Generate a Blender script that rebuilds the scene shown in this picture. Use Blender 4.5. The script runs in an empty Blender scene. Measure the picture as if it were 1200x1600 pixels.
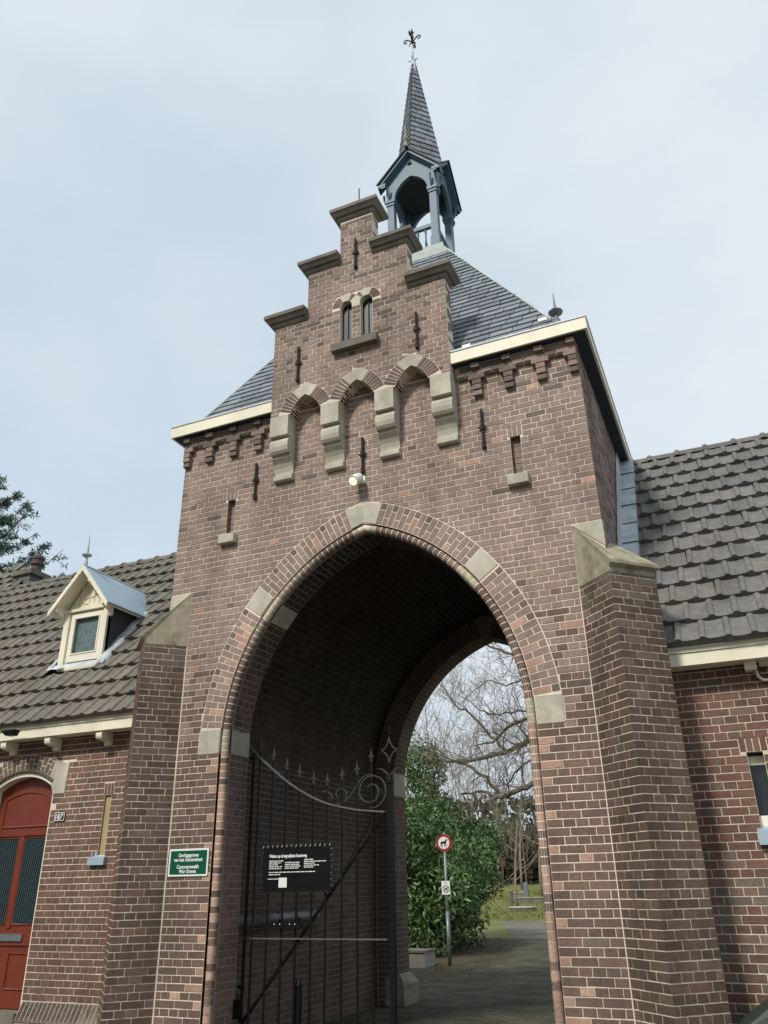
import bpy, bmesh, math, random
import numpy as np
from mathutils import Vector, Matrix
from mathutils.geometry import tessellate_polygon

random.seed(7)
PI = math.pi
sc = bpy.context.scene
COL = sc.collection

# ------------------------------------------------------------------ camera
CAM = Vector((3.36, -7.236, 1.5))
FPX = 1237.3
yaw, pit, rol = (math.radians(a) for a in (23.285, 25.273, -1.036))
FW = Vector((-math.sin(yaw) * math.cos(pit), math.cos(yaw) * math.cos(pit), math.sin(pit)))
_r = Vector((math.cos(yaw), math.sin(yaw), 0)); _u = _r.cross(FW)
RX = _r * math.cos(rol) + _u * math.sin(rol)
UP = -_r * math.sin(rol) + _u * math.cos(rol)
cd = bpy.data.cameras.new('camera'); cam = bpy.data.objects.new('camera', cd); COL.objects.link(cam)
cd.sensor_fit = 'HORIZONTAL'; cd.sensor_width = 36; cd.lens = FPX / 1200 * 36
cd.clip_start = 0.05; cd.clip_end = 2000
M = Matrix((RX, UP, -FW)).transposed().to_4x4(); M.translation = CAM
cam.matrix_world = M
sc.camera = cam

# ------------------------------------------------------------------ sky and sun
SUN_EL, SUN_AZ = math.radians(44), math.radians(15)      # sun in front of the gate, to the left
sun_dir = Vector((-math.sin(SUN_AZ) * math.cos(SUN_EL), -math.cos(SUN_AZ) * math.cos(SUN_EL), math.sin(SUN_EL)))
w = bpy.data.worlds.new('World'); sc.world = w; w.use_nodes = True
nt = w.node_tree; N = nt.nodes; L = nt.links
N.clear()
out = N.new('ShaderNodeOutputWorld'); bg = N.new('ShaderNodeBackground'); bg.inputs[1].default_value = 0.1
sky = N.new('ShaderNodeTexSky'); sky.sky_type = 'NISHITA'; sky.sun_disc = False
sky.sun_elevation = SUN_EL; sky.sun_rotation = math.atan2(sun_dir.x, sun_dir.y)
sky.air_density = 1.0; sky.dust_density = 1.0
tc = N.new('ShaderNodeTexCoord'); mp = N.new('ShaderNodeMapping'); mp.inputs['Scale'].default_value = (1, 1, 2.2)
mp.inputs['Location'].default_value = (3.1, 0.4, 0.2)
n1 = N.new('ShaderNodeTexNoise'); n1.inputs['Scale'].default_value = 1.7; n1.inputs['Detail'].default_value = 6; n1.inputs['Roughness'].default_value = .5
rp = N.new('ShaderNodeValToRGB'); rp.color_ramp.elements[0].position = .34; rp.color_ramp.elements[0].color = (.63, .75, .86, 1)
rp.color_ramp.elements[1].position = .64; rp.color_ramp.elements[1].color = (.85, .91, .965, 1)
sx_ = N.new('ShaderNodeVectorMath'); sx_.operation = 'SCALE'; sx_.inputs['Scale'].default_value = 10
mx = N.new('ShaderNodeMix'); mx.data_type = 'RGBA'; mx.inputs[0].default_value = .9
L.new(tc.outputs['Generated'], mp.inputs[0]); L.new(mp.outputs[0], n1.inputs['Vector']); L.new(n1.outputs[0], rp.inputs[0])
L.new(rp.outputs[0], sx_.inputs[0]); L.new(sx_.outputs[0], mx.inputs[7]); L.new(sky.outputs[0], mx.inputs[6]); L.new(mx.outputs[2], bg.inputs[0]); L.new(bg.outputs[0], out.inputs[0])
sd = bpy.data.lights.new('sun', 'SUN'); so = bpy.data.objects.new('sun', sd); COL.objects.link(so)
sd.energy = 3.2; sd.angle = math.radians(9); sd.color = (1, .95, .86)
so.rotation_euler = (-sun_dir).to_track_quat('-Z', 'Y').to_euler()
so.location = (-8, -12, 14)
vs = sc.view_settings; vs.view_transform = 'Standard'; vs.look = 'None'; vs.exposure = 0; vs.gamma = 1; vs.use_curve_mapping = False

# ------------------------------------------------------------------ helpers
def lin(c):
    return tuple((v / 255 / 12.92 if v / 255 <= .04045 else ((v / 255 + .055) / 1.055) ** 2.4) for v in c)
def ray(x, y):
    return ((x - 600) * RX - (y - 800) * UP + FPX * FW) / FPX
def onY(x, y, Y):
    d = ray(x, y); return CAM + d * ((Y - CAM.y) / d.y)
def onX(x, y, X):
    d = ray(x, y); return CAM + d * ((X - CAM.x) / d.x)
def onZ(x, y, Z=0.):
    d = ray(x, y); return CAM + d * ((Z - CAM.z) / d.z)
def proj(p):
    v = p - CAM; z = v.dot(FW)
    if z < .1: return None
    return 600 + FPX * v.dot(RX) / z, 800 - FPX * v.dot(UP) / z
def inframe(p, m=30):
    q = proj(p)
    return q is not None and -m < q[0] < 1200 + m and -m < q[1] < 1600 + m

class Fr:                                   # a flat working frame: u along, v up, n out
    def __init__(s, O, U, V=(0, 0, 1)):
        s.O = Vector(O); s.U = Vector(U).normalized(); s.V = Vector(V).normalized(); s.N = s.U.cross(s.V)
    def p(s, u, v, d=0.): return s.O + s.U * u + s.V * v + s.N * d
    def mat(s, u, v, d=0.):
        m = Matrix((s.U, s.V, s.N)).transposed().to_4x4(); m.translation = s.p(u, v, d); return m

def link(name, me, mat, parent=None, matrix=None, kind=None, label=None, color=None):
    o = bpy.data.objects.new(name, me); COL.objects.link(o)
    if mat and not me.materials: me.materials.append(mat)
    if parent:
        o.parent = parent; o.matrix_parent_inverse = PW.get(parent.name, Matrix()).inverted()
    if matrix is not None: o.matrix_basis = matrix; PW[o.name] = matrix.copy()
    if kind: o['kind'] = kind
    if label: o['label'] = label
    if color: o.color = (*color, 1)
    return o
PW = {}
def thing(name, label, cat, loc=(0, 0, 0), group=None):
    o = bpy.data.objects.new(name, None); COL.objects.link(o); o.location = loc; o.empty_display_size = .2
    o['label'] = label; o['category'] = cat
    if group: o['group'] = group
    PW[o.name] = Matrix.Translation(Vector(loc)); return o
def tag(o, label, cat, group=None):
    o['label'] = label; o['category'] = cat
    if group: o['group'] = group
    return o

class MB:                                   # mesh collector
    def __init__(s): s.v = []; s.f = []; s.c = []; s.usec = False
    def add(s, vs, fs, col=None):
        b = len(s.v); s.v += [tuple(x) for x in vs]; s.f += [tuple(i + b for i in f) for f in fs]
        if col: s.usec = True
        s.c += [col or (1, 1, 1)] * len(fs)
        return s
    def box(s, a, b, col=None):
        x0, y0, z0 = (min(a[i], b[i]) for i in range(3)); x1, y1, z1 = (max(a[i], b[i]) for i in range(3))
        vs = [(x0, y0, z0), (x1, y0, z0), (x1, y1, z0), (x0, y1, z0), (x0, y0, z1), (x1, y0, z1), (x1, y1, z1), (x0, y1, z1)]
        return s.add(vs, [(0, 3, 2, 1), (4, 5, 6, 7), (0, 1, 5, 4), (1, 2, 6, 5), (2, 3, 7, 6), (3, 0, 4, 7)], col)
    def fbox(s, fr, u0, u1, v0, v1, d0, d1, col=None):
        vs = [fr.p(u, v, d) for d in (d0, d1) for (u, v) in ((u0, v0), (u1, v0), (u1, v1), (u0, v1))]
        return s.add(vs, [(0, 3, 2, 1), (4, 5, 6, 7), (0, 1, 5, 4), (1, 2, 6, 5), (2, 3, 7, 6), (3, 0, 4, 7)], col)
    def prism(s, fr, poly, d0, d1, ch=.002, col=None, back=False, jd=0.):      # convex poly, chamfered front
        n = len(poly); cu = sum(p[0] for p in poly) / n; cv = sum(p[1] for p in poly) / n
        vs = [fr.p(u, v, d0) for u, v in poly] + [fr.p(u, v, d1 - ch) for u, v in poly]
        fs = [(i, (i + 1) % n, n + (i + 1) % n, n + i) for i in range(n)]
        if ch > 0:
            ins = []
            for u, v in poly:
                du, dv = cu - u, cv - v; l = math.hypot(du, dv) or 1
                k = min(ch * 1.3, l * .4); ins.append((u + du / l * k, v + dv / l * k))
            vs += [fr.p(u + random.uniform(-jd, jd), v + random.uniform(-jd, jd), d1 + random.uniform(-jd, jd)) for u, v in ins]
            fs += [(n + i, n + (i + 1) % n, 2 * n + (i + 1) % n, 2 * n + i) for i in range(n)]
            fs.append(tuple(range(2 * n, 3 * n)))
        else: fs.append(tuple(range(n, 2 * n)))
        if back: fs.append(tuple(range(n - 1, -1, -1)))
        return s.add(vs, fs, col)
    def sheet(s, fr, polys, d, col=None, flip=False):                    # polygon with holes
        pts = [p for q in polys for p in q]
        tris = tessellate_polygon([[Vector((p[0], p[1], 0)) for p in q] for q in polys])
        fs = []
        for t in tris:
            a, b, c = (pts[i] for i in t)
            cr = (b[0] - a[0]) * (c[1] - a[1]) - (b[1] - a[1]) * (c[0] - a[0])
            if abs(cr) < 1e-10: continue
            fs.append(tuple(t) if (cr > 0) != flip else tuple(reversed(t)))
        return s.add([fr.p(u, v, d) for u, v in pts], fs, col)
    def slab(s, fr, polys, d0, d1, col=None):                            # extruded polygon(s), any shape
        s.sheet(fr, polys, d1, col); s.sheet(fr, polys, d0, col, True)
        for q in polys:
            ar = sum(q[i - 1][0] * q[i][1] - q[i][0] * q[i - 1][1] for i in range(len(q)))
            outer = q is polys[0]
            n = len(q); vs = [fr.p(u, v, d) for d in (d0, d1) for u, v in q]
            fs = [(i, (i + 1) % n, n + (i + 1) % n, n + i) for i in range(n)]
            if (ar > 0) != outer: fs = [tuple(reversed(f)) for f in fs]
            s.add(vs, fs, col)
        return s
    def tube(s, pts, rad, k=6, col=None, cap=True):
        pts = [Vector(p) for p in pts]; n = len(pts)
        if not hasattr(rad, '__len__'): rad = [rad] * n
        vs = []; prev = None
        for i, p in enumerate(pts):
            t = (pts[min(i + 1, n - 1)] - pts[max(i - 1, 0)])
            if t.length < 1e-9: t = Vector((0, 0, 1))
            t.normalize()
            if prev is None:
                a = t.orthogonal().normalized()
            else:
                a = prev - t * prev.dot(t)
                a = a.normalized() if a.length > 1e-6 else t.orthogonal().normalized()
            prev = a; b = t.cross(a)
            for j in range(k):
                an = 2 * PI * j / k; vs.append(p + (a * math.cos(an) + b * math.sin(an)) * rad[i])
        fs = [(i * k + j, i * k + (j + 1) % k, (i + 1) * k + (j + 1) % k, (i + 1) * k + j) for i in range(n - 1) for j in range(k)]
        if cap: fs += [tuple(range(k - 1, -1, -1)), tuple(range((n - 1) * k, n * k))]
        return s.add(vs, fs, col)
    def lathe(s, c, prof, k=12, axis=(0, 0, 1), col=None):               # prof: (r, h) pairs along axis
        ax = Vector(axis).normalized(); c = Vector(c)
        return s.tube([c + ax * h for r, h in prof], [r for r, h in prof], k, col)
    def build(s, name, mat, parent=None, smooth=False, kind=None, label=None, matrix=None):
        me = bpy.data.meshes.new(name); me.from_pydata(s.v, [], s.f)
        if s.usec:
            at = me.color_attributes.new('tint', 'FLOAT_COLOR', 'CORNER')
            buf = np.ones((len(me.loops), 4), dtype=np.float32); i = 0
            for f, c in zip(s.f, s.c):
                buf[i:i + len(f), :3] = c; i += len(f)
            at.data.foreach_set('color', buf.ravel())
        if smooth:
            me.polygons.foreach_set('use_smooth', [True] * len(me.polygons))
        me.update()
        return link(name, me, mat, parent, matrix, kind, label)

# ------------------------------------------------------------------ materials
def mat(name, col, rough=.8, metal=0., noise=.0, nscale=8., bump=0., bscale=60., tinted=False, objcol=False,
        spots=None, stain=None, spec=.3, noise2=None, coat=0., streak=0.):
    m = bpy.data.materials.new(name); m.use_nodes = True
    nt = m.node_tree; N = nt.nodes; L = nt.links; b = N['Principled BSDF']
    b.inputs['Roughness'].default_value = rough; b.inputs['Metallic'].default_value = metal
    b.inputs['Specular IOR Level'].default_value = spec
    if coat: b.inputs['Coat Weight'].default_value = coat
    tc = N.new('ShaderNodeTexCoord'); geo = N.new('ShaderNodeNewGeometry')
    rgb = N.new('ShaderNodeRGB'); rgb.outputs[0].default_value = (*col, 1); cur = rgb.outputs[0]
    def mul(a, bsock):
        x = N.new('ShaderNodeMix'); x.data_type = 'RGBA'; x.blend_type = 'MULTIPLY'; x.inputs[0].default_value = 1
        L.new(a, x.inputs[6]); L.new(bsock, x.inputs[7]); return x.outputs[2]
    if tinted:
        a = N.new('ShaderNodeAttribute'); a.attribute_name = 'tint'; cur = mul(cur, a.outputs[0])
    if objcol:
        o = N.new('ShaderNodeObjectInfo'); cur = mul(cur, o.outputs['Color'])
    def noise_tex(scale, det=5, rg=.6, vec=None):
        n = N.new('ShaderNodeTexNoise'); n.inputs['Scale'].default_value = scale; n.inputs['Detail'].default_value = det
        n.inputs['Roughness'].default_value = rg; L.new(geo.outputs['Position'], n.inputs['Vector']); return n
    def ramp(src, p0, c0, p1, c1):
        r = N.new('ShaderNodeValToRGB'); e = r.color_ramp.elements
        e[0].position = p0; e[0].color = (*c0, 1); e[1].position = p1; e[1].color = (*c1, 1); L.new(src, r.inputs[0]); return r.outputs[0]
    if noise:
        n = noise_tex(nscale); cur = mul(cur, ramp(n.outputs[0], .3, (1 - noise,) * 3, .7, (1 + noise,) * 3))
    if streak:
        mpg = N.new('ShaderNodeMapping'); mpg.inputs['Scale'].default_value = (1.7, 1.7, .45); L.new(geo.outputs['Position'], mpg.inputs[0])
        n = N.new('ShaderNodeTexNoise'); n.inputs['Scale'].default_value = 1.3; n.inputs['Detail'].default_value = 7; n.inputs['Roughness'].default_value = .6; L.new(mpg.outputs[0], n.inputs['Vector'])
        cur = mul(cur, ramp(n.outputs[0], .34, (1 - streak,) * 3, .60, (1 + streak * .18,) * 3))
    if noise2:
        n = noise_tex(noise2[1]); cur = mul(cur, ramp(n.outputs[0], .3, (1 - noise2[0],) * 3, .7, (1 + noise2[0],) * 3))
    for sp in (spots, stain):
        if sp:                                # (colour, scale, low, high)
            n = noise_tex(sp[1], 6, .65); f = ramp(n.outputs[0], sp[2], (0, 0, 0), sp[3], (1, 1, 1))
            x = N.new('ShaderNodeMix'); x.data_type = 'RGBA'; L.new(f, x.inputs[0]); L.new(cur, x.inputs[6]); x.inputs[7].default_value = (*sp[0], 1)
            cur = x.outputs[2]
    L.new(cur, b.inputs['Base Color'])
    if bump:
        n = noise_tex(bscale, 4, .6); bp = N.new('ShaderNodeBump'); bp.inputs['Strength'].default_value = bump; bp.inputs['Distance'].default_value = .004
        L.new(n.outputs[0], bp.inputs['Height']); L.new(bp.outputs[0], b.inputs['Normal'])
    return m

M_brick = mat('brick_clay', (1, 1, 1), .9, streak=0.3, tinted=True, objcol=True, noise=.22, nscale=38, noise2=(.16, 150), bump=.8, bscale=140, spec=.2, spots=(lin((86, 73, 66)), 60, .65, .76))
M_mortar = mat('lime_mortar', lin((226, 212, 195)), .95, streak=0.22, noise=.12, nscale=30, noise2=(.14, 1.4), bump=.4, bscale=220, spec=.15)
M_mortar2 = mat('grey_mortar', lin((205, 192, 175)), .95, noise=.14, nscale=30, noise2=(.14, 2), bump=.4, bscale=220, spec=.15)
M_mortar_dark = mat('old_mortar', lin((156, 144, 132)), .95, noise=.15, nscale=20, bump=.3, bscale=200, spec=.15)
M_stone = mat('sandstone', lin((190, 185, 168)), .9, streak=0.3, noise=.1, nscale=6, noise2=(.1, 90), bump=.35, bscale=160, stain=(lin((156, 152, 136)), 3.5, .48, .72), spec=.2)
M_cap = mat('weathered_stone', lin((166, 159, 138)), .92, streak=0.3, noise=.18, nscale=9, noise2=(.12, 80), bump=.6, bscale=120, stain=(lin((116, 108, 82)), 6, .47, .68), spots=(lin((176, 170, 150)), 22, .66, .72), spec=.2)
M_coping = mat('coping_stone', lin((122, 116, 106)), .9, streak=0.35, noise=.15, nscale=10, noise2=(.12, 90), bump=.5, bscale=130, stain=(lin((112, 110, 98)), 5, .5, .75), spec=.2)
M_cream = mat('cream_paint', lin((234, 228, 205)), .5, streak=0.14, noise=.03, nscale=5, stain=(lin((205, 196, 166)), 2.5, .55, .85), bump=.05, bscale=40)
M_slate = mat('slate', lin((120, 128, 134)), .6, objcol=True, tinted=True, noise=.14, nscale=14, bump=.25, bscale=90, spec=.4)
M_tile = mat('roof_tile', (1, 1, 1), .8, objcol=True, tinted=True, noise=.2, nscale=16, noise2=(.12, 90), bump=.6, bscale=110, spots=(lin((170, 172, 150)), 30, .64, .70), stain=(lin((98, 98, 82)), 2.2, .58, .85), spec=.25, streak=.2)
M_lead = mat('lead_sheet', lin((172, 180, 185)), .55, .1, noise=.2, nscale=7, stain=(lin((205, 212, 216)), 5, .42, .7), bump=.3, bscale=18)
M_zinc = mat('zinc_sheet', lin((170, 190, 202)), .45, .3, noise=.06, nscale=3, bump=.05, bscale=8)
M_zincdark = mat('dark_cheek', lin((72, 76, 84)), .6, .1, noise=.15, nscale=6)
M_iron = mat('black_iron', lin((20, 20, 21)), .42, 0, noise=.3, nscale=60, bump=.25, bscale=90, spec=.2)
M_rail_lit = mat('lit_rail_iron', lin((110, 110, 110)), .38, .4, noise=.4, nscale=50, bump=.3, bscale=90)  # sky highlight on the gate rails, put into a paler iron colour
M_dull = mat('dull_iron', lin((72, 72, 73)), .45, .3, noise=.3, nscale=50)
M_rust = mat('old_iron', lin((52, 46, 42)), .7, .3, noise=.35, nscale=40, bump=.4, bscale=100)
M_blue = mat('blue_grey_paint', lin((84, 108, 122)), .5, noise=.07, nscale=8, stain=(lin((70, 92, 106)), 6, .52, .8), bump=.06, bscale=60)
M_bluedark = mat('dark_boarding', lin((56, 62, 72)), .7, noise=.1, nscale=6)
M_red = mat('red_door_paint', lin((114, 50, 32)), .38, noise=.08, nscale=7, stain=(lin((92, 42, 28)), 3, .5, .8), bump=.05, bscale=50, spec=.45)
M_white = mat('white_paint', lin((232, 226, 212)), .5, noise=.03, nscale=8)
M_glass = mat('dark_glass', lin((22, 27, 30)), .08, spec=.6)
M_wglass = mat('old_window_glass', lin((30, 38, 46)), .35, noise=.4, nscale=14, spec=.25)
M_frost = mat('patterned_glass', lin((94, 112, 112)), .35, noise=.5, nscale=45, noise2=(.35, 120), bump=.8, bscale=70, spec=.5)
M_steel = mat('galvanised_steel', lin((122, 128, 130)), .45, .5, noise=.15, nscale=9)
M_dark = mat('dark_void', lin((34, 30, 28)), .9)
M_green = mat('green_sign_face', lin((22, 82, 62)), .35)
M_signw = mat('sign_white', lin((226, 230, 226)), .4)
M_black = mat('black_plate', lin((18, 21, 22)), .3, noise=.15, nscale=12, spec=.45)
M_signred = mat('sign_red', lin((172, 34, 44)), .4)
M_enamel = mat('enamel_plate', lin((40, 30, 26)), .3)
M_terra = mat('terracotta', lin((86, 76, 72)), .8, noise=.2, nscale=20)
M_bin = mat('green_plastic', lin((52, 62, 54)), .5, noise=.15, nscale=12, bump=.2, bscale=60)
M_soil = mat('leaf_litter', lin((74, 66, 50)), .95, noise=.4, nscale=5, noise2=(.3, 40), bump=.8, bscale=40)
M_bark = mat('bark', lin((100, 93, 82)), .95, noise=.3, nscale=12, bump=.8, bscale=40, spots=(lin((92, 100, 70)), 4, .55, .7))
M_twig = mat('twigs', lin((120, 108, 94)), .95, noise=.2, nscale=6)

def leafmat(name, col, rough, trans=.25):
    m = mat(name, col, rough, tinted=True, noise=.15, nscale=3, spec=.45)
    m.node_tree.nodes['Principled BSDF'].inputs['Transmission Weight'].default_value = 0
    return m
M_leaf = leafmat('laurel_leaf', lin((72, 98, 57)), .4)
M_grey = mat('grey_twigs', lin((132, 122, 108)), .95, noise=.2, nscale=6)
M_needle = leafmat('needles', lin((92, 114, 100)), .7)

def brick_tex(name, c1, c2, cm):            # brick pattern for walls that the photograph does not show
    m = bpy.data.materials.new(name); m.use_nodes = True; N = m.node_tree.nodes; L = m.node_tree.links; b = N['Principled BSDF']
    tc = N.new('ShaderNodeNewGeometry'); sp = N.new('ShaderNodeSeparateXYZ'); cb = N.new('ShaderNodeCombineXYZ'); ad = N.new('ShaderNodeMath'); ad.operation = 'ADD'
    L.new(tc.outputs['Position'], sp.inputs[0]); L.new(sp.outputs[0], ad.inputs[0]); L.new(sp.outputs[1], ad.inputs[1]); L.new(ad.outputs[0], cb.inputs[0]); L.new(sp.outputs[2], cb.inputs[1])
    br = N.new('ShaderNodeTexBrick'); br.inputs['Scale'].default_value = 1; br.inputs['Brick Width'].default_value = .218; br.inputs['Row Height'].default_value = .06875
    br.inputs['Mortar Size'].default_value = .005; br.inputs['Color1'].default_value = (*c1, 1); br.inputs['Color2'].default_value = (*c2, 1); br.inputs['Mortar'].default_value = (*cm, 1)
    L.new(cb.outputs[0], br.inputs['Vector']); L.new(br.outputs[0], b.inputs['Base Color']); b.inputs['Roughness'].default_value = .9
    return m
M_bricktex = brick_tex('brick_pattern', lin((122, 100, 90)), lin((104, 86, 80)), lin((180, 164, 146)))

# brick colours (sRGB as they look in soft daylight)
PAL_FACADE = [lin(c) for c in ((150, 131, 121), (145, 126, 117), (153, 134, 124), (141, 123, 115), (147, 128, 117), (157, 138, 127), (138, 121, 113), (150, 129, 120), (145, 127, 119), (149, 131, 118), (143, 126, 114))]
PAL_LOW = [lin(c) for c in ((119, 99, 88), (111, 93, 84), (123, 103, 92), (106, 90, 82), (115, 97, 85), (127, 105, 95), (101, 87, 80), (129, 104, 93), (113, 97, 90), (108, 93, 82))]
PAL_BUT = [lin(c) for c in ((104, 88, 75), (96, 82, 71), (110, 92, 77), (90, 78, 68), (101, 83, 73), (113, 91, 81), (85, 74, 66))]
PAL_SALMON = [lin(c) for c in ((186, 152, 133), (177, 143, 126), (191, 159, 140), (167, 137, 120), (160, 131, 115))]
PAL_RIGHT = [lin(c) for c in ((118, 89, 78), (108, 82, 72), (124, 96, 84), (99, 79, 70), (113, 90, 77), (121, 87, 76))]
PAL_LEFT = [lin(c) for c in ((122, 97, 85), (113, 90, 79), (128, 102, 90), (105, 87, 78), (131, 97, 87), (117, 96, 81))]
PAL_DARK = [lin(c) for c in ((118, 105, 96), (111, 100, 92), (122, 109, 99), (107, 98, 90))]
PAL_SHADE = [lin(c) for c in ((66, 58, 55), (60, 53, 51), (72, 63, 59))]  # shade of the vault and niche soffits, put into the brick colour
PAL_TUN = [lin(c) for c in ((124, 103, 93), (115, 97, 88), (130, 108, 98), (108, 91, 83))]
def pick(pal, k=.07):
    c = random.choice(pal); m_ = [sum(q[i] for q in pal) / len(pal) for i in range(3)]; f = 1 + random.uniform(-k, k); return tuple((x * .7 + y * .3) * f for x, y in zip(c, m_))

# ------------------------------------------------------------------ brickwork
C = .06875; J = .0098; SL = .218; HL = .109
STD = {}
def std_brick(w, h, kind):
    key = (round(w, 3), round(h, 3), kind)
    if key not in STD:
        r = random.Random(hash(key) & 0xffff); mb = MB(); j = lambda: r.uniform(-.0012, .0012)
        poly = [(-w / 2 + j(), -h / 2 + j()), (w / 2 + j(), -h / 2 + j()), (w / 2 + j(), h / 2 + j()), (-w / 2 + j(), h / 2 + j())]
        mb.prism(Fr((0, 0, 0), (1, 0, 0), (0, 1, 0)), poly, -.022, 0, .0025)
        me = bpy.data.meshes.new('brick'); me.from_pydata(mb.v, [], mb.f); me.materials.append(M_brick)
        at = me.color_attributes.new('tint', 'FLOAT_COLOR', 'CORNER'); at.data.foreach_set('color', [1.] * (4 * len(me.loops)))
        STD[key] = me
    return STD[key]

def clip_half(poly, n, c):                  # keep n.p >= c
    out = []; m = len(poly)
    for i in range(m):
        a, b = poly[i], poly[(i + 1) % m]; da = n[0] * a[0] + n[1] * a[1] - c; db = n[0] * b[0] + n[1] * b[1] - c
        if da >= 0: out.append(a)
        if da * db < 0:
            t = da / (da - db); out.append((a[0] + (b[0] - a[0]) * t, a[1] + (b[1] - a[1]) * t))
    return out if len(out) > 2 else None
def area(p): return abs(sum(p[i - 1][0] * p[i][1] - p[i][0] * p[i - 1][1] for i in range(len(p)))) / 2

def arch_out(cx, zs, w, c):                 # clip: stay outside a pointed arch of half width w and centre offset c
    R = w + c
    def f(poly):
        mu = sum(p[0] for p in poly) / len(poly); mv = sum(p[1] for p in poly) / len(poly)
        if max(p[1] for p in poly) < zs: return poly
        s = 1 if mu >= cx else -1
        o = (cx - s * c, zs)
        ds = [math.hypot(p[0] - o[0], p[1] - o[1]) if p[1] > zs else abs(p[0] - o[0]) for p in poly]
        if min(ds) >= R: return poly
        if max(ds) <= R: return None
        an = math.atan2(max(mv, zs) - o[1], mu - o[0]); n = (math.cos(an), math.sin(an))
        return clip_half(poly, n, n[0] * o[0] + n[1] * o[1] + R)
    return f
def rect_out(u0, u1, v0, v1):
    def f(poly):
        a0 = min(p[0] for p in poly); a1 = max(p[0] for p in poly); b0 = min(p[1] for p in poly); b1 = max(p[1] for p in poly)
        if a1 <= u0 or a0 >= u1 or b1 <= v0 or b0 >= v1: return poly
        mu = (a0 + a1) / 2; mv = (b0 + b1) / 2
        opts = [((1, 0), u1), ((-1, 0), -u0), ((0, 1), v1), ((0, -1), -v0)]
        best = None
        for n, c in opts:
            q = clip_half(poly, n, c)
            if q and (best is None or area(q) > area(best)): best = q
        return best
    return f

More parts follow.
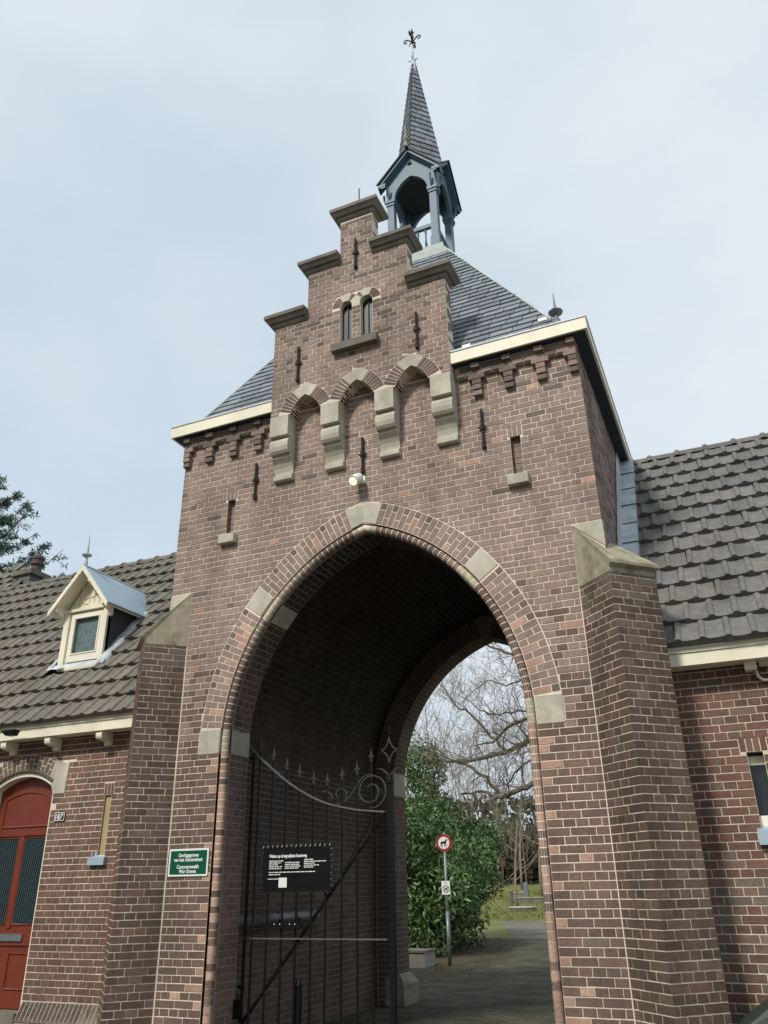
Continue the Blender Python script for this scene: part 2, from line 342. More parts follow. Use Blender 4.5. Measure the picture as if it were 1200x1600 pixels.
def cut_spans(spans, v, rects):              # leave out (u0, u1, v0, v1) boxes
    for u0, u1, v0, v1 in rects:
        if v0 < v < v1:
            new = []
            for a, b in spans:
                if b <= u0 or a >= u1: new.append((a, b)); continue
                if u0 - a > .02: new.append((a, u0 - .003))
                if b - u1 > .02: new.append((u1 + .003, b))
            spans = new
    return spans
class Bricks:                               # a set of bricks that belongs to one part
    def __init__(s): s.items = []
    def add(s, fr, poly, col, d=0., std=None):
        s.items.append((fr, poly, col, d, std))
    def wall(s, fr, v0, v1, spans, clips=(), colf=None, row0=None, bond='cross'):
        k0 = math.floor(v0 / C + 1e-6) if row0 is None else row0
        k = k0
        while True:
            a = max(k * C, v0); b = min((k + 1) * C, v1)
            if k * C >= v1 - .012: break
            if b - a > .02:
                head = k % 2 == 0; ln = HL if head else SL
                off = 0 if head else (HL / 2 if k % 4 == 1 else HL * 1.5)
                for (u0, u1) in spans((a + b) / 2):
                    i = math.floor((u0 - off) / ln)
                    cells = []
                    while off + i * ln < u1 - 1e-6:
                        x0 = max(u0, off + i * ln); x1 = min(u1, off + (i + 1) * ln); cells.append([x0, x1]); i += 1
                    if len(cells) > 1 and cells[0][1] - cells[0][0] < .045: cells[1][0] = cells[0][0]; cells.pop(0)
                    if len(cells) > 1 and cells[-1][1] - cells[-1][0] < .045: cells[-2][1] = cells[-1][1]; cells.pop()
                    for x0, x1 in cells:
                        jl = J * .32 * random.uniform(.75, 1.25); ja = .0008 if x0 < u0 + 1e-6 else jl; jb = .0008 if x1 > u1 - 1e-6 else jl; p = [(x0 + ja, a + J / 2), (x1 - jb, a + J / 2), (x1 - jb, b - J / 2), (x0 + ja, b - J / 2)]
                        if x1 - x0 < .03: continue
                        q = p
                        for f in clips:
                            q = f(q)
                            if not q: break
                        if not q or area(q) < .0004: continue
                        mu = (x0 + x1) / 2; mv = (a + b) / 2
                        std = None
                        if q is p and ja > .001 and jb > .001:
                            std = (mu, mv, round((x1 - x0 - J * .64) / .004) * .004 if abs(x1 - x0 - ln) > .004 else ln - J * .64, round(b - a - J, 3))
                        s.add(fr, q, colf(mu, mv), random.uniform(-.0012, .0016), std)
            k += 1
        return s
    def path(s, path, y0, y1, colf, width=SL, vis=None):      # courses that follow a profile in XZ, laid along Y
        k = 0; pts = path; acc = 0.
        seg = []
        for a, b in zip(pts[:-1], pts[1:]):
            l = math.hypot(b[0] - a[0], b[1] - a[1]); n = max(1, round(l / C))
            for i in range(n): seg.append(((a[0] + (b[0] - a[0]) * (i + .5) / n, a[1] + (b[1] - a[1]) * (i + .5) / n), ((b[0] - a[0]) / l, (b[1] - a[1]) / l), l / n))
        for k, (m, t, h) in enumerate(seg):
            fr = Fr((m[0], 0, m[1]), (0, 1, 0), (t[0], 0, t[1]))
            head = k % 2 == 0; ln = HL if head else SL; off = 0 if head else (HL / 2 if k % 4 == 1 else HL * 1.5)
            i = math.floor((y0 - off) / ln); cells = []
            while off + i * ln < y1 - 1e-6:
                cells.append([max(y0, off + i * ln), min(y1, off + (i + 1) * ln)]); i += 1
            if len(cells) > 1 and cells[0][1] - cells[0][0] < .045: cells[1][0] = cells[0][0]; cells.pop(0)
            if len(cells) > 1 and cells[-1][1] - cells[-1][0] < .045: cells[-2][1] = cells[-1][1]; cells.pop()
            for x0, x1 in cells:
                if x1 - x0 < .03: continue
                p = [(x0 + J / 2, -h / 2 + J / 2), (x1 - J / 2, -h / 2 + J / 2), (x1 - J / 2, h / 2 - J / 2), (x0 + J / 2, h / 2 - J / 2)]
                s.add(fr, p, colf((x0 + x1) / 2, m[1]), random.uniform(-.0015, .0015))
        return s
    def emit(s, parent, name='brick', limit=300, mat=None, base=-.02):
        sc_ = []
        for it in s.items:
            fr, poly, col, d, std = it
            mu = sum(p[0] for p in poly) / len(poly); mv = sum(p[1] for p in poly) / len(poly); P = fr.p(mu, mv)
            v = CAM - P; ds = v.length; f = fr.N.dot(v) / ds
            sc_.append(area(poly) * max(f, 0) / ds ** 2 if inframe(P, 10) else 0)
        order = sorted(range(len(s.items)), key=lambda i: -sc_[i]); mb = MB(); done = 0
        for i in order:
            fr, poly, col, d, std = s.items[i]
            if done < limit and sc_[i] > 0:
                if std:
                    me = std_brick(std[2], std[3], random.randrange(4)); o = link(name, me, None, parent, fr.mat(std[0], std[1], d) @ Matrix.Rotation(random.gauss(0, .005), 4, 'Z') @ Matrix.Rotation(random.gauss(0, .006), 4, 'X') @ Matrix.Rotation(random.gauss(0, .006), 4, 'Y'), color=col)
                else:
                    mu = sum(p[0] for p in poly) / len(poly); mv = sum(p[1] for p in poly) / len(poly); m1 = MB()
                    m1.prism(Fr((0, 0, 0), (1, 0, 0), (0, 1, 0)), [(a - mu, b - mv) for a, b in poly], base, 0, .0025, (1, 1, 1))
                    me = bpy.data.meshes.new(name); me.from_pydata(m1.v, [], m1.f); at = me.color_attributes.new('tint', 'FLOAT_COLOR', 'CORNER')
                    at.data.foreach_set('color', [1.] * (4 * len(me.loops))); o = link(name, me, mat or M_brick, parent, fr.mat(mu, mv, d), color=col)
                done += 1
            else: mb.prism(fr, poly, base, d, .0025, col, jd=.0011)
        if mb.f: mb.build(name + '_mass', mat or M_brick, parent, kind='stuff')

def arc_pts(cx, zs, w, c, s, n=14, t0=0.):   # from springing to apex, side s
    R = w + c; t1 = math.acos(c / R)
    return [(cx - s * c + s * R * math.cos(t0 + (t1 - t0) * i / n), zs + R * math.sin(t0 + (t1 - t0) * i / n)) for i in range(n + 1)]
def pointed(cx, zs, w, c, n=14):             # closed curve right springing -> apex -> left springing
    return arc_pts(cx, zs, w, c, 1, n) + list(reversed(arc_pts(cx, zs, w, c, -1, n)))[1:]
def ring_pt(cx, zs, c, s, r, t): return (cx - s * c + s * r * math.cos(t), zs + r * math.sin(t))

# ------------------------------------------------------------------ dimensions (metres)
HW = 2.535; TD = 4.95; WT = 6.82              # gatehouse half width, depth, wall top
AW, AC, AZ = 1.617, .65, 2.87                 # arch half width, centre offset, springing
AT = .35                                      # arch ring thickness
BZ = 4.02; BX = 2.24                          # buttress brick top, line where it meets the front
GY = -.187; GW = 1.16                         # gable plane and half width
WY = .55                                      # front plane of the side wings
FRONT = Fr((0, 0, 0), (1, 0, 0)); GABF = Fr((0, GY, 0), (1, 0, 0))

# ------------------------------------------------------------------ ground, paths
def terrain(y):
    return 0 if y < 31 else (min((y - 31) / 9, 1) * .62 + max(0, y - 40) * .03)
mb = MB(); ys = [-60, -20, 0, 15, 31, 34, 37, 40, 46, 55, 75, 120, 400]; xs = [-400, -120, -60, -30, -15, 0, 15, 60, 400]
vsx = [(x, y, terrain(y) if y < 120 else terrain(120)) for y in ys for x in xs]; nx = len(xs)
mb.add(vsx, [(j * nx + i, j * nx + i + 1, (j + 1) * nx + i + 1, (j + 1) * nx + i) for j in range(len(ys) - 1) for i in range(nx - 1)])
M_grass = mat('grass_ground', lin((106, 110, 62)), .95, noise=.3, nscale=1.2, noise2=(.3, 18), bump=.8, bscale=30, stain=(lin((120, 104, 70)), .9, .5, .75))
mb.build('ground', M_grass, kind='structure')
def paver_mat(pc=((104, 100, 86), (84, 82, 72), (54, 58, 42))):
    m = bpy.data.materials.new('clinker_paving'); m.use_nodes = True; N = m.node_tree.nodes; L = m.node_tree.links; b = N['Principled BSDF']
    g = N.new('ShaderNodeNewGeometry'); mp = N.new('ShaderNodeMapping'); mp.inputs['Rotation'].default_value = (0, 0, .0); L.new(g.outputs['Position'], mp.inputs[0])
    br = N.new('ShaderNodeTexBrick'); br.inputs['Scale'].default_value = 1; br.inputs['Brick Width'].default_value = .2; br.inputs['Row Height'].default_value = .1
    br.inputs['Mortar Size'].default_value = .008; br.inputs['Mortar Smooth'].default_value = .4
    br.inputs['Color1'].default_value = (*lin(pc[0]), 1); br.inputs['Color2'].default_value = (*lin(pc[1]), 1); br.inputs['Mortar'].default_value = (*lin(pc[2]), 1)
    L.new(mp.outputs[0], br.inputs['Vector'])
    n = N.new('ShaderNodeTexNoise'); n.inputs['Scale'].default_value = 1.6; n.inputs['Detail'].default_value = 5; L.new(g.outputs['Position'], n.inputs['Vector'])
    r = N.new('ShaderNodeValToRGB'); r.color_ramp.elements[0].position = .35; r.color_ramp.elements[0].color = (.65, .65, .6, 1); r.color_ramp.elements[1].position = .7; r.color_ramp.elements[1].color = (1.15, 1.15, 1.15, 1); L.new(n.outputs[0], r.inputs[0])
    x = N.new('ShaderNodeMix'); x.data_type = 'RGBA'; x.blend_type = 'MULTIPLY'; x.inputs[0].default_value = 1; L.new(br.outputs[0], x.inputs[6]); L.new(r.outputs[0], x.inputs[7]); L.new(x.outputs[2], b.inputs['Base Color'])
    bp = N.new('ShaderNodeBump'); bp.inputs['Strength'].default_value = .8; bp.inputs['Distance'].default_value = .012; iv = N.new('ShaderNodeMath'); iv.operation = 'SUBTRACT'; iv.inputs[0].default_value = 1
    L.new(br.outputs['Fac'], iv.inputs[1]); L.new(iv.outputs[0], bp.inputs['Height']); L.new(bp.outputs[0], b.inputs['Normal']); b.inputs['Roughness'].default_value = .92; b.inputs['Specular IOR Level'].default_value = .12
    return m
M_paver = paver_mat()
fc = MB(); fc.add([(-30, -40, .004), (30, -40, .004), (30, .6, .004), (-30, .6, .004)], [(0, 1, 2, 3)]); fc.build('forecourt', paver_mat(((124, 117, 106), (108, 102, 93), (84, 80, 70))), kind='structure')
mb = MB()
mb.add([(-1.9, .6, .004), (1.9, .6, .004), (1.9, 5.2, .004), (-1.9, 5.2, .004)], [(0, 1, 2, 3)])
mb.add([(-2.3, 5.2, .004), (3.4, 5.2, .004), (2.4, 12, .004), (-2.1, 12, .004)], [(0, 1, 2, 3)])
mb.add([(-2.1, 12, .004), (2.4, 12, .004), (.4, 19, .004), (-3.9, 19, .004)], [(0, 1, 2, 3)]); mb.build('paved_driveway', M_paver, kind='structure')
M_path = mat('grey_path', lin((114, 111, 99)), .95, spec=.1, noise=.2, nscale=1.5, noise2=(.15, 60), bump=.4, bscale=60)
mb = MB(); mb.add([(-3.9, 19, .008), (.4, 19, .008), (1, 30.9, .008), (-7.9, 30.9, .008)], [(0, 1, 2, 3)])
mb.build('cemetery_path', M_path, kind='structure')
mb = MB(); mb.add([(-9, 5.2, .006), (-2.3, 5.2, .006), (-2.1, 12, .006), (-3.9, 19, .006), (-10, 20, .006)], [(0, 1, 2, 3, 4)])
mb.build('planting_bed', M_soil, kind='structure')

# ================================================================== GATEHOUSE
gate_house = thing('gatehouse', 'brown brick gatehouse with pointed archway, stepped gable, slate roof and blue-grey bell turret', 'gatehouse', (0, 0, 0))
G = gate_house
# ---- front wall: mortar bed with the openings cut in
SLIT = [(-1.83, -1.72), (1.72, 1.83)]; SZ0, SZ1 = 5.32, 5.80
outer = [(-HW + .003, 0), (-AW - .004, 0), (-AW - .004, .29), (-AW - .094, .29)] + [(-AW - .094, AZ)] + [(x, z) for x, z in arc_pts(0, AZ, AW + .094, AC, -1, 20)] + list(reversed(arc_pts(0, AZ, AW + .094, AC, 1, 20)))[1:] + [(AW + .094, AZ), (AW + .094, .29), (AW + .004, .29), (AW + .004, 0), (HW - .003, 0), (HW - .003, WT), (GW - .01, WT), (GW - .01, 7.25), (-GW + .01, 7.25), (-GW + .01, WT), (-HW + .003, WT)]
holes = [[(a, SZ0), (b, SZ0), (b, SZ1), (a, SZ1)] for a, b in SLIT]
front = MB().sheet(FRONT, [outer] + holes, -.004).build('front_wall', M_mortar, G)
ringo = arch_out(0, AZ, AW + AT + .006, AC)
lint = [f for a, b in SLIT for f in (rect_out(a - .002, b + .002, SZ0 - .01, SZ1 + .02), rect_out(a - .03, b + .03, SZ1, SZ1 + .136), rect_out(a - .055, b + .055, SZ0 - .115, SZ0))]
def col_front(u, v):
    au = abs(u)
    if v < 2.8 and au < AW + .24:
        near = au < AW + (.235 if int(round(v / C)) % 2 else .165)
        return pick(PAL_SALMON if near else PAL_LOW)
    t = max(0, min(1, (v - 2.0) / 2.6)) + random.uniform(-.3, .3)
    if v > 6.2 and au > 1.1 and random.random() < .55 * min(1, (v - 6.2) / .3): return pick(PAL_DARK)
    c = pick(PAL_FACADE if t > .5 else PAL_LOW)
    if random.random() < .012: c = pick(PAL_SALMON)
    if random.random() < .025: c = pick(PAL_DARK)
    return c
def span_front(v):
    hw = BX - .005 if v < 4.667 else HW
    if v < .29: a = AW + .003
    elif v < 2.79: a = AW + .096
    elif v < 3.05: a = AW + AT + .012
    elif v < AZ + 2.6:
        R = AW + AT + .006 + AC; a = math.sqrt(max(0, R * R - (v - AZ + C / 2) ** 2)) - AC - .15
    else: a = 0
    top = 6.40
    if a <= .05: return [(-hw, hw)]
    return [(-hw, -a), (a, hw)]
slit_rects = [r for a, b in SLIT for r in ((a, b, SZ0, SZ1), (a - .026, b + .026, SZ1, SZ1 + .13), (a - .055, b + .055, SZ0 - .115, SZ0))]
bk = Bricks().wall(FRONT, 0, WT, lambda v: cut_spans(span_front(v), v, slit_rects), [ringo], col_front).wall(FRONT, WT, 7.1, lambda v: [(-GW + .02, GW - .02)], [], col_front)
bk.emit(front, limit=300)
# fine vertical pointing line where the buttresses meet the front
# ---- blind slits
for a, b in SLIT:
    sl = MB(); fr = Fr((0, .07, 0), (1, 0, 0)); sl.fbox(fr, a - .03, b + .03, SZ0 - .03, SZ1 + .03, -.02, -.004)
    sl.fbox(FRONT, a - .03, a, SZ0, SZ1, -.075, -.005); sl.fbox(FRONT, b, b + .03, SZ0, SZ1, -.075, -.005); sl.fbox(FRONT, a, b, SZ1, SZ1 + .03, -.075, -.005)
    po = sl.build('blind_slit', mat('plain_brick', lin((132, 114, 102)), .9, noise=.2, nscale=30, bump=.4), G)
    Bricks().wall(fr, SZ0, SZ1, lambda v: [(a, b)], colf=lambda u, v: pick(PAL_FACADE)).emit(po)
    lb = Bricks()
    for i in range(3):
        x = a - .025 + i * .053; lb.add(FRONT, [(x + .004, SZ1 + .004), (x + .05, SZ1 + .004), (x + .05, SZ1 + .13), (x + .004, SZ1 + .13)], pick(PAL_FACADE))
    lb.emit(po)
    MB().prism(FRONT, [(a - .055, SZ0 - .115), (b + .055, SZ0 - .115), (b + .055, SZ0), (a - .055, SZ0)], -.05, .075, .006, back=True).build('sill', M_stone, po)
# ---- side walls
for s, nm in ((1, 'right'), (-1, 'left')):
    fr = Fr((HW, 0, 0), (0, 1, 0)) if s > 0 else Fr((-HW, TD, 0), (0, -1, 0))
    wl = MB().sheet(fr, [[(.004, 0), (TD - .004, 0), (TD - .004, WT), (.004, WT)]], -.004).build('side_wall', M_mortar2, G)
    v0 = 3.0
    Bricks().wall(fr, v0, WT, lambda v: [(.03, TD - .03)], colf=lambda u, v: pick(PAL_FACADE) if random.random() < .6 else pick(PAL_DARK)).emit(wl, limit=0)
bw = MB(); fr = Fr((0, TD, 0), (-1, 0, 0))
bw.sheet(fr, [[(-HW, 0), (-AW, 0), (-AW, AZ)] + list(reversed(pointed(0, AZ, AW, AC, 20))) [1:-1] + [(AW, AZ), (AW, 0), (HW, 0), (HW, WT), (-HW, WT)]], 0)
bw.build('rear_wall', M_bricktex, G)

# ---- arch ring
arch = MB()
def ring_stones(): pass
ring = Bricks(); key_t = math.acos(AC / (AW + AC)) ; R0 = AW + AC + .10; R1 = AW + AC + AT
t_start = math.asin((3.05 - AZ) / (AW + AC)); KT = 1.228
mids = {}
tm0, tm1 = .62, .722
stone_mb = []
for s in (1, -1):
    t = t_start; i = 0; dt = C / (AW + AC + AT * .55)
    n = round((KT - t_start) / dt); dt = (KT - t_start) / n
    for i in range(n):
        a = t_start + i * dt; b = a + dt
        if a > tm0 - dt * .5 and b < tm1 + dt * .5: continue
        j1 = J / 2 / R0 * .9; j2 = J / 2 / R1 * .9
        def quad(r0, r1):
            q = [ring_pt(0, AZ, AC, s, r0, a + J / 2 / r0 * .9), ring_pt(0, AZ, AC, s, r1, a + J / 2 / r1 * .9), ring_pt(0, AZ, AC, s, r1, b - J / 2 / r1 * .9), ring_pt(0, AZ, AC, s, r0, b - J / 2 / r0 * .9)]
            return q if s > 0 else list(reversed(q))
        sp = R0 + (.085 if i % 2 else .17)
        c1 = pick(PAL_SALMON) if random.random() < (.28 if a < .55 else .08) else pick(PAL_FACADE); c2 = pick(PAL_FACADE) if i % 2 else pick(PAL_DARK if random.random() < .5 else PAL_FACADE)
        ring.add(FRONT, quad(R0, sp - J / 2), c1); ring.add(FRONT, quad(sp + J / 2, R1 - .004), c2)
ringpart = MB().slab(FRONT, [[ring_pt(0, AZ, AC, 1, AW + AC + AT, t_start + (key_t - t_start) * i / 24) for i in range(25)] +
            [ring_pt(0, AZ, AC, -1, AW + AC + AT, t_start + (key_t - t_start) * (24 - i) / 24) for i in range(25)][1:] +
            [ring_pt(0, AZ, AC, -1, AW + AC + .096, t_start + (key_t - t_start) * i / 24) for i in range(25)] +
            [ring_pt(0, AZ, AC, 1, AW + AC + .096, t_start + (key_t - t_start) * (24 - i) / 24) for i in range(25)][1:]], -.06, -.0035).build('arch', M_mortar, G)
ring.emit(ringpart, 'voussoir', 300)
ST = MB
def arc_quad(s, a, b, r0, r1, n=3):
    q = [ring_pt(0, AZ, AC, s, r1, a + (b - a) * i / n) for i in range(n + 1)] + [ring_pt(0, AZ, AC, s, r0, b - (b - a) * i / n) for i in range(n + 1)]
    return q if s > 0 else list(reversed(q))
for s in (1, -1):
    MB().prism(FRONT, arc_quad(s, tm0, tm1, R0 - .004, R1 - .004), -.05, .004, .004).build('arch_stone', M_stone, ringpart)
    q = [(s * (AW + .098), 2.795), (s * (AW + AT + .004), 2.795), (s * (AW + AT + .004), 3.05), (s * (AW + .10 - .003), 3.05)]
    MB().prism(FRONT, q if s > 0 else q[::-1], -.05, .004, .004).build('springer_stone', M_stone, ringpart)
q = []
tk1 = math.acos(AC / R1); tk0 = math.acos(AC / (R0 - .004))
kr = [ring_pt(0, AZ, AC, 1, R1 - .004, KT), (0, AZ + R1 * math.sin(tk1) - .012)]
kin = [ring_pt(0, AZ, AC, 1, R0 - .004, KT), (0, AZ + (R0 - .004) * math.sin(tk0))]
mir = lambda p: (-p[0], p[1])
kp = [kin[0], kr[0], (.06, kr[1][1] - .03), (-.06, kr[1][1] - .03), mir(kr[0]), mir(kin[0]), kin[1]]
MB().slab(FRONT, [kp], -.05, .004).build('keystone', M_stone, ringpart)

# ---- roll moulding round the arris
roll = MB(); rolls = Bricks()
rm = .043; ry = .047
def path_profile(hw, c, zs, n=40):           # left foot -> apex -> right foot
    Lp = [(-hw, 0.), (-hw, zs)] + arc_pts(0, zs, hw, c, -1, n)[1:]
    Rp = [(-x, z) for x, z in reversed(Lp)][1:]
    return Lp + Rp
core = [(-AW - rm, .30)] + [(-AW - rm, 1.8)] + arc_pts(0, AZ, AW + rm, AC, -1, 30); core = core + [(-x, z) for x, z in reversed(core)][1:]
rp_ = MB().tube([(x, ry, z) for x, z in core], rm - .0006, 12).build('roll_moulding', M_mortar, G, smooth=True)
def resample(pts, step):
    out = [pts[0]]; acc = 0
    for a, b in zip(pts[:-1], pts[1:]):
        l = math.hypot(b[0] - a[0], b[1] - a[1]); d = step - acc
        while d <= l + 1e-9: out.append((a[0] + (b[0] - a[0]) * d / l, a[1] + (b[1] - a[1]) * d / l)); d += step
        acc = l - (d - step)
    return out
def emit_rolls():
    left = [(-AW - rm, .30), (-AW - rm, AZ)] + arc_pts(0, AZ, AW + rm, AC, -1, 60)[1:]
    rs = resample(left, C * 1.02)
    for s in (-1, 1):
        for a, b in zip(rs[:-1], rs[1:]):
            p = Vector((-s * a[0], ry, a[1])); q = Vector((-s * b[0], ry, b[1])); d = (q - p).normalized() * (J * .5); m = (a[1] + b[1]) / 2
            isst = 2.80 < m < 3.06
            th = math.atan2(m - AZ, abs(a[0]) + AC)
            if tm0 < th < tm1 or th > KT - .02: isst = True
            mbx = MB().tube([p + d, q - d], rm, 12, (1, 1, 1), cap=False)
            col = pick([lin((180, 173, 147))], .02) if isst else (pick(PAL_SALMON) if m < 2.8 and random.random() < .7 else pick(PAL_LOW))
            o = mbx.build('roll_brick', M_brick, rp_, smooth=True); o.color = (*col, 1)
emit_rolls()

# ---- reveals and tunnel vault
def prof_sheet(path, y0, y1, d=.004, flip=False):
    mb = MB(); n = len(path)
    vs = []
    for i, (x, z) in enumerate(path):
        vs += [(x, y0, z), (x, y1, z)]
    mb.add(vs, [(2 * i, 2 * i + 1, 2 * i + 3, 2 * i + 2) for i in range(n - 1)]); return mb
P_in = path_profile(AW, AC, AZ); TW = 1.93; P_tun = path_profile(TW, AC, AZ)
def grow(path, d, hw, c, zs): return path_profile(hw + d, c, zs)
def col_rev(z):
    t = max(0, min(1, (z - 3.0) / 1.6)); a_, b_ = pick(PAL_TUN), pick(PAL_SHADE); return tuple(p * (1 - t) + q * t for p, q in zip(a_, b_))  # arch gloom painted in: bricks darken with height
rev = prof_sheet(path_profile(AW + .004, AC, AZ), .088, .43).build('front_reveal', M_mortar_dark, G)
_a = path_profile(AW + .004, AC, AZ); _b = path_profile(AW + .12, AC, AZ); _n = len(_a)
MB().add([(x, .088, z) for x, z in _a] + [(x, .088, z) for x, z in _b], [(i, i + 1, _n + i + 1, _n + i) for i in range(_n - 1)]).build('reveal_edge', M_mortar_dark, rev)
for s_ in (1, -1): MB().box((s_ * (AW + .005), .004, 0), (s_ * (AW + .09), .087, .29)).build('jamb_foot', M_mortar2, rev)
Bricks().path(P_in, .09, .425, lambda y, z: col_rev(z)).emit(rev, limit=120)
for s in (1, -1):                              # stones return into the reveal
    mbx = MB(); mbx.box((s * (AW - .008), .088, 2.795), (s * (AW + .05), .428, 3.05)); mbx.build('springer_stone', M_stone, rev)
    mbx = MB(); fr2 = None
    q = [ring_pt(0, AZ, AC, s, AW + AC - .008, tm0), ring_pt(0, AZ, AC, s, AW + AC + .04, tm0), ring_pt(0, AZ, AC, s, AW + AC + .04, tm1), ring_pt(0, AZ, AC, s, AW + AC - .008, tm1)]
    MB().slab(Fr((0, .428, 0), (1, 0, 0)), [q if s > 0 else q[::-1]], 0, .34).build('arch_stone', M_stone, rev)
# face between the front arch and the wider vault (seen from inside)
def ring_face(y, nrm_front):
    a = path_profile(AW + .002, AC, AZ); b = path_profile(TW + .05, AC, AZ); n = len(a); mb = MB()
    mb.add([(x, y, z) for x, z in a] + [(x, y, z) for x, z in b], [(i, i + 1, n + i + 1, n + i) for i in range(n - 1)]); return mb
ring_face(.43, False).build('arch_back', M_bricktex, G)
M_shade_mortar = mat('shaded_mortar', lin((104, 95, 89)), .95, noise=.2, nscale=8, bump=.3, bscale=200, spec=.1)  # darkness under the vault, put into the mortar colour
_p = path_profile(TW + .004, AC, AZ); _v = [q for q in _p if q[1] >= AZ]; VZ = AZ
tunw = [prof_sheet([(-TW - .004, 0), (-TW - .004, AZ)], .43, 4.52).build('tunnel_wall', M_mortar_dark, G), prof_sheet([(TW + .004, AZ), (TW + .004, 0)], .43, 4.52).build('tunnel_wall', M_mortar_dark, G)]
tun = prof_sheet(_v, .43, 4.52).build('tunnel_vault', M_shade_mortar, G)
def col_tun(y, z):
    t = max(0, min(1, (z - 1.6) / 2.2)); a_, b_ = pick(PAL_TUN), pick(PAL_SHADE); return tuple(p * (1 - t) + q * t for p, q in zip(a_, b_))  # tunnel shade painted in, deeper towards the vault
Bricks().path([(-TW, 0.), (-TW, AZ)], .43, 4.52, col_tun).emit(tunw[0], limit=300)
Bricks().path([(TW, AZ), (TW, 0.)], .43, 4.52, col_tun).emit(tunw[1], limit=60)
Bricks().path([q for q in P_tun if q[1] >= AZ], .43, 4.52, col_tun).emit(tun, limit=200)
bk2 = ring_face(4.52, True).build('rear_arch', M_mortar_dark, G)
rf = Fr((0, 4.516, 0), (1, 0, 0))
rb = Bricks()
P1 = path_profile(AW, AC, AZ, 30)
for s in (-1, 1):
    z = 0.
    k = 0
    while z < AZ - .05:
        if not (2.76 < z + C / 2 < 3.1):
            x0, x1 = AW + J / 2, TW - .004
            cuts = [x0, x0 + .1, x1] if k % 2 else [x0, x0 + .2, x1]
            for a, b in zip(cuts[:-1], cuts[1:]):
                q = [(s * a, z + J / 2), (s * (b - J), z + J / 2), (s * (b - J), z + C - J / 2), (s * a, z + C - J / 2)]
                rb.add(rf, q if s > 0 else q[::-1], pick(PAL_TUN))
        z += C; k += 1
    dt = C / (AW + AC + .15); n = int((key_t - .02) / dt)
    for i in range(n):
        a, b = i * dt, (i + 1) * dt; r0, r1 = AW + AC, TW + AC - .004
        q = [ring_pt(0, AZ, AC, s, r0, a + .002), ring_pt(0, AZ, AC, s, r1, a + .002), ring_pt(0, AZ, AC, s, r1, b - .002), ring_pt(0, AZ, AC, s, r0, b - .002)]
        rb.add(rf, q if s > 0 else q[::-1], pick(PAL_TUN))
rb.emit(bk2, limit=150)
rr = prof_sheet(path_profile(AW + .004, AC, AZ), 4.52, TD).build('rear_reveal', M_mortar_dark, G)
Bricks().path(P_in, 4.53, TD - .005, lambda y, z: pick(PAL_LOW)).emit(rr, limit=150)
for s in (1, -1):
    MB().box((s * (AW - .01), 4.506, 2.74), (s * (AW + .12), TD + .004, 3.08)).build('springer_stone', M_stone, rr)
    pl = MB(); x0, x1 = AW - .12, AW + .16                   # bollard-like plinth stones at the rear jambs
    pl.add([(s * a, y, z) for z, k in ((0, 0), (.26, 0), (.38, .1)) for a, y in ((x0 + k, 4.45 + k), (x1, 4.45 + k), (x1, TD + .06 - k), (x0 + k, TD + .06 - k))],
           [(0, 1, 5, 4), (1, 2, 6, 5), (2, 3, 7, 6), (3, 0, 4, 7), (4, 5, 9, 8), (5, 6, 10, 9), (6, 7, 11, 10), (7, 4, 8, 11), (8, 9, 10, 11)])
    pl.build('plinth_stone', M_cap, rr)

# ---- frieze of stepped brick brackets below the cornice
def frieze(s):
    base = MB(); base.fbox(FRONT, min(s * 1.165, s * (HW - .01)), max(s * 1.165, s * (HW - .01)), 6.665, WT - .002, -.03, .035)
    part = base.build('frieze', M_mortar2, G); b = Bricks()
    def put(x0, x1, z0, z1, d, ch=False):
        q = [(x0 + J / 2, z0 + J / 2), (x1 - J / 2, z0 + J / 2), (x1 - J / 2, z1 - J / 2), (x0 + J / 2, z1 - J / 2)]
        if s < 0: q = [(-u, v) for u, v in reversed(q)]
        fr = Fr((0, -d, 0), (1, 0, 0)); b.add(fr, q, pick(PAL_DARK) if random.random() < .45 else pick(PAL_FACADE))
    xs = [1.42, 1.78, 2.14, 2.49]
    z = 6.39
    for i, x in enumerate(xs):
        hw = .055; x1 = min(x + hw, HW)
        put(x - hw, x1, z, z + C, .05); put(x - hw, x1, z + C, z + 2 * C, .065); put(x - hw, x1, z + 2 * C, z + 3 * C, .065)
        put(x - hw - .045, min(x1 + .045, HW), z + 3 * C, z + 4 * C, .065)
        put(x - .052, min(x + .052, HW), z + 5 * C, z + 6 * C, .095)
    for a, c in zip([1.165] + xs, xs + [HW]):
        if c - a > .2:
            m = (a + c) / 2; put(a, m, z + 4 * C, z + 5 * C, .05); put(m, c, z + 4 * C, z + 5 * C, .05)
            put(a + .055, c - .055, z + 5 * C, z + 6 * C, .045)
        else: put(a, c, z + 4 * C, z + 5 * C, .05)
    b.emit(part, base=-.07)
for s in (1, -1): frieze(s)

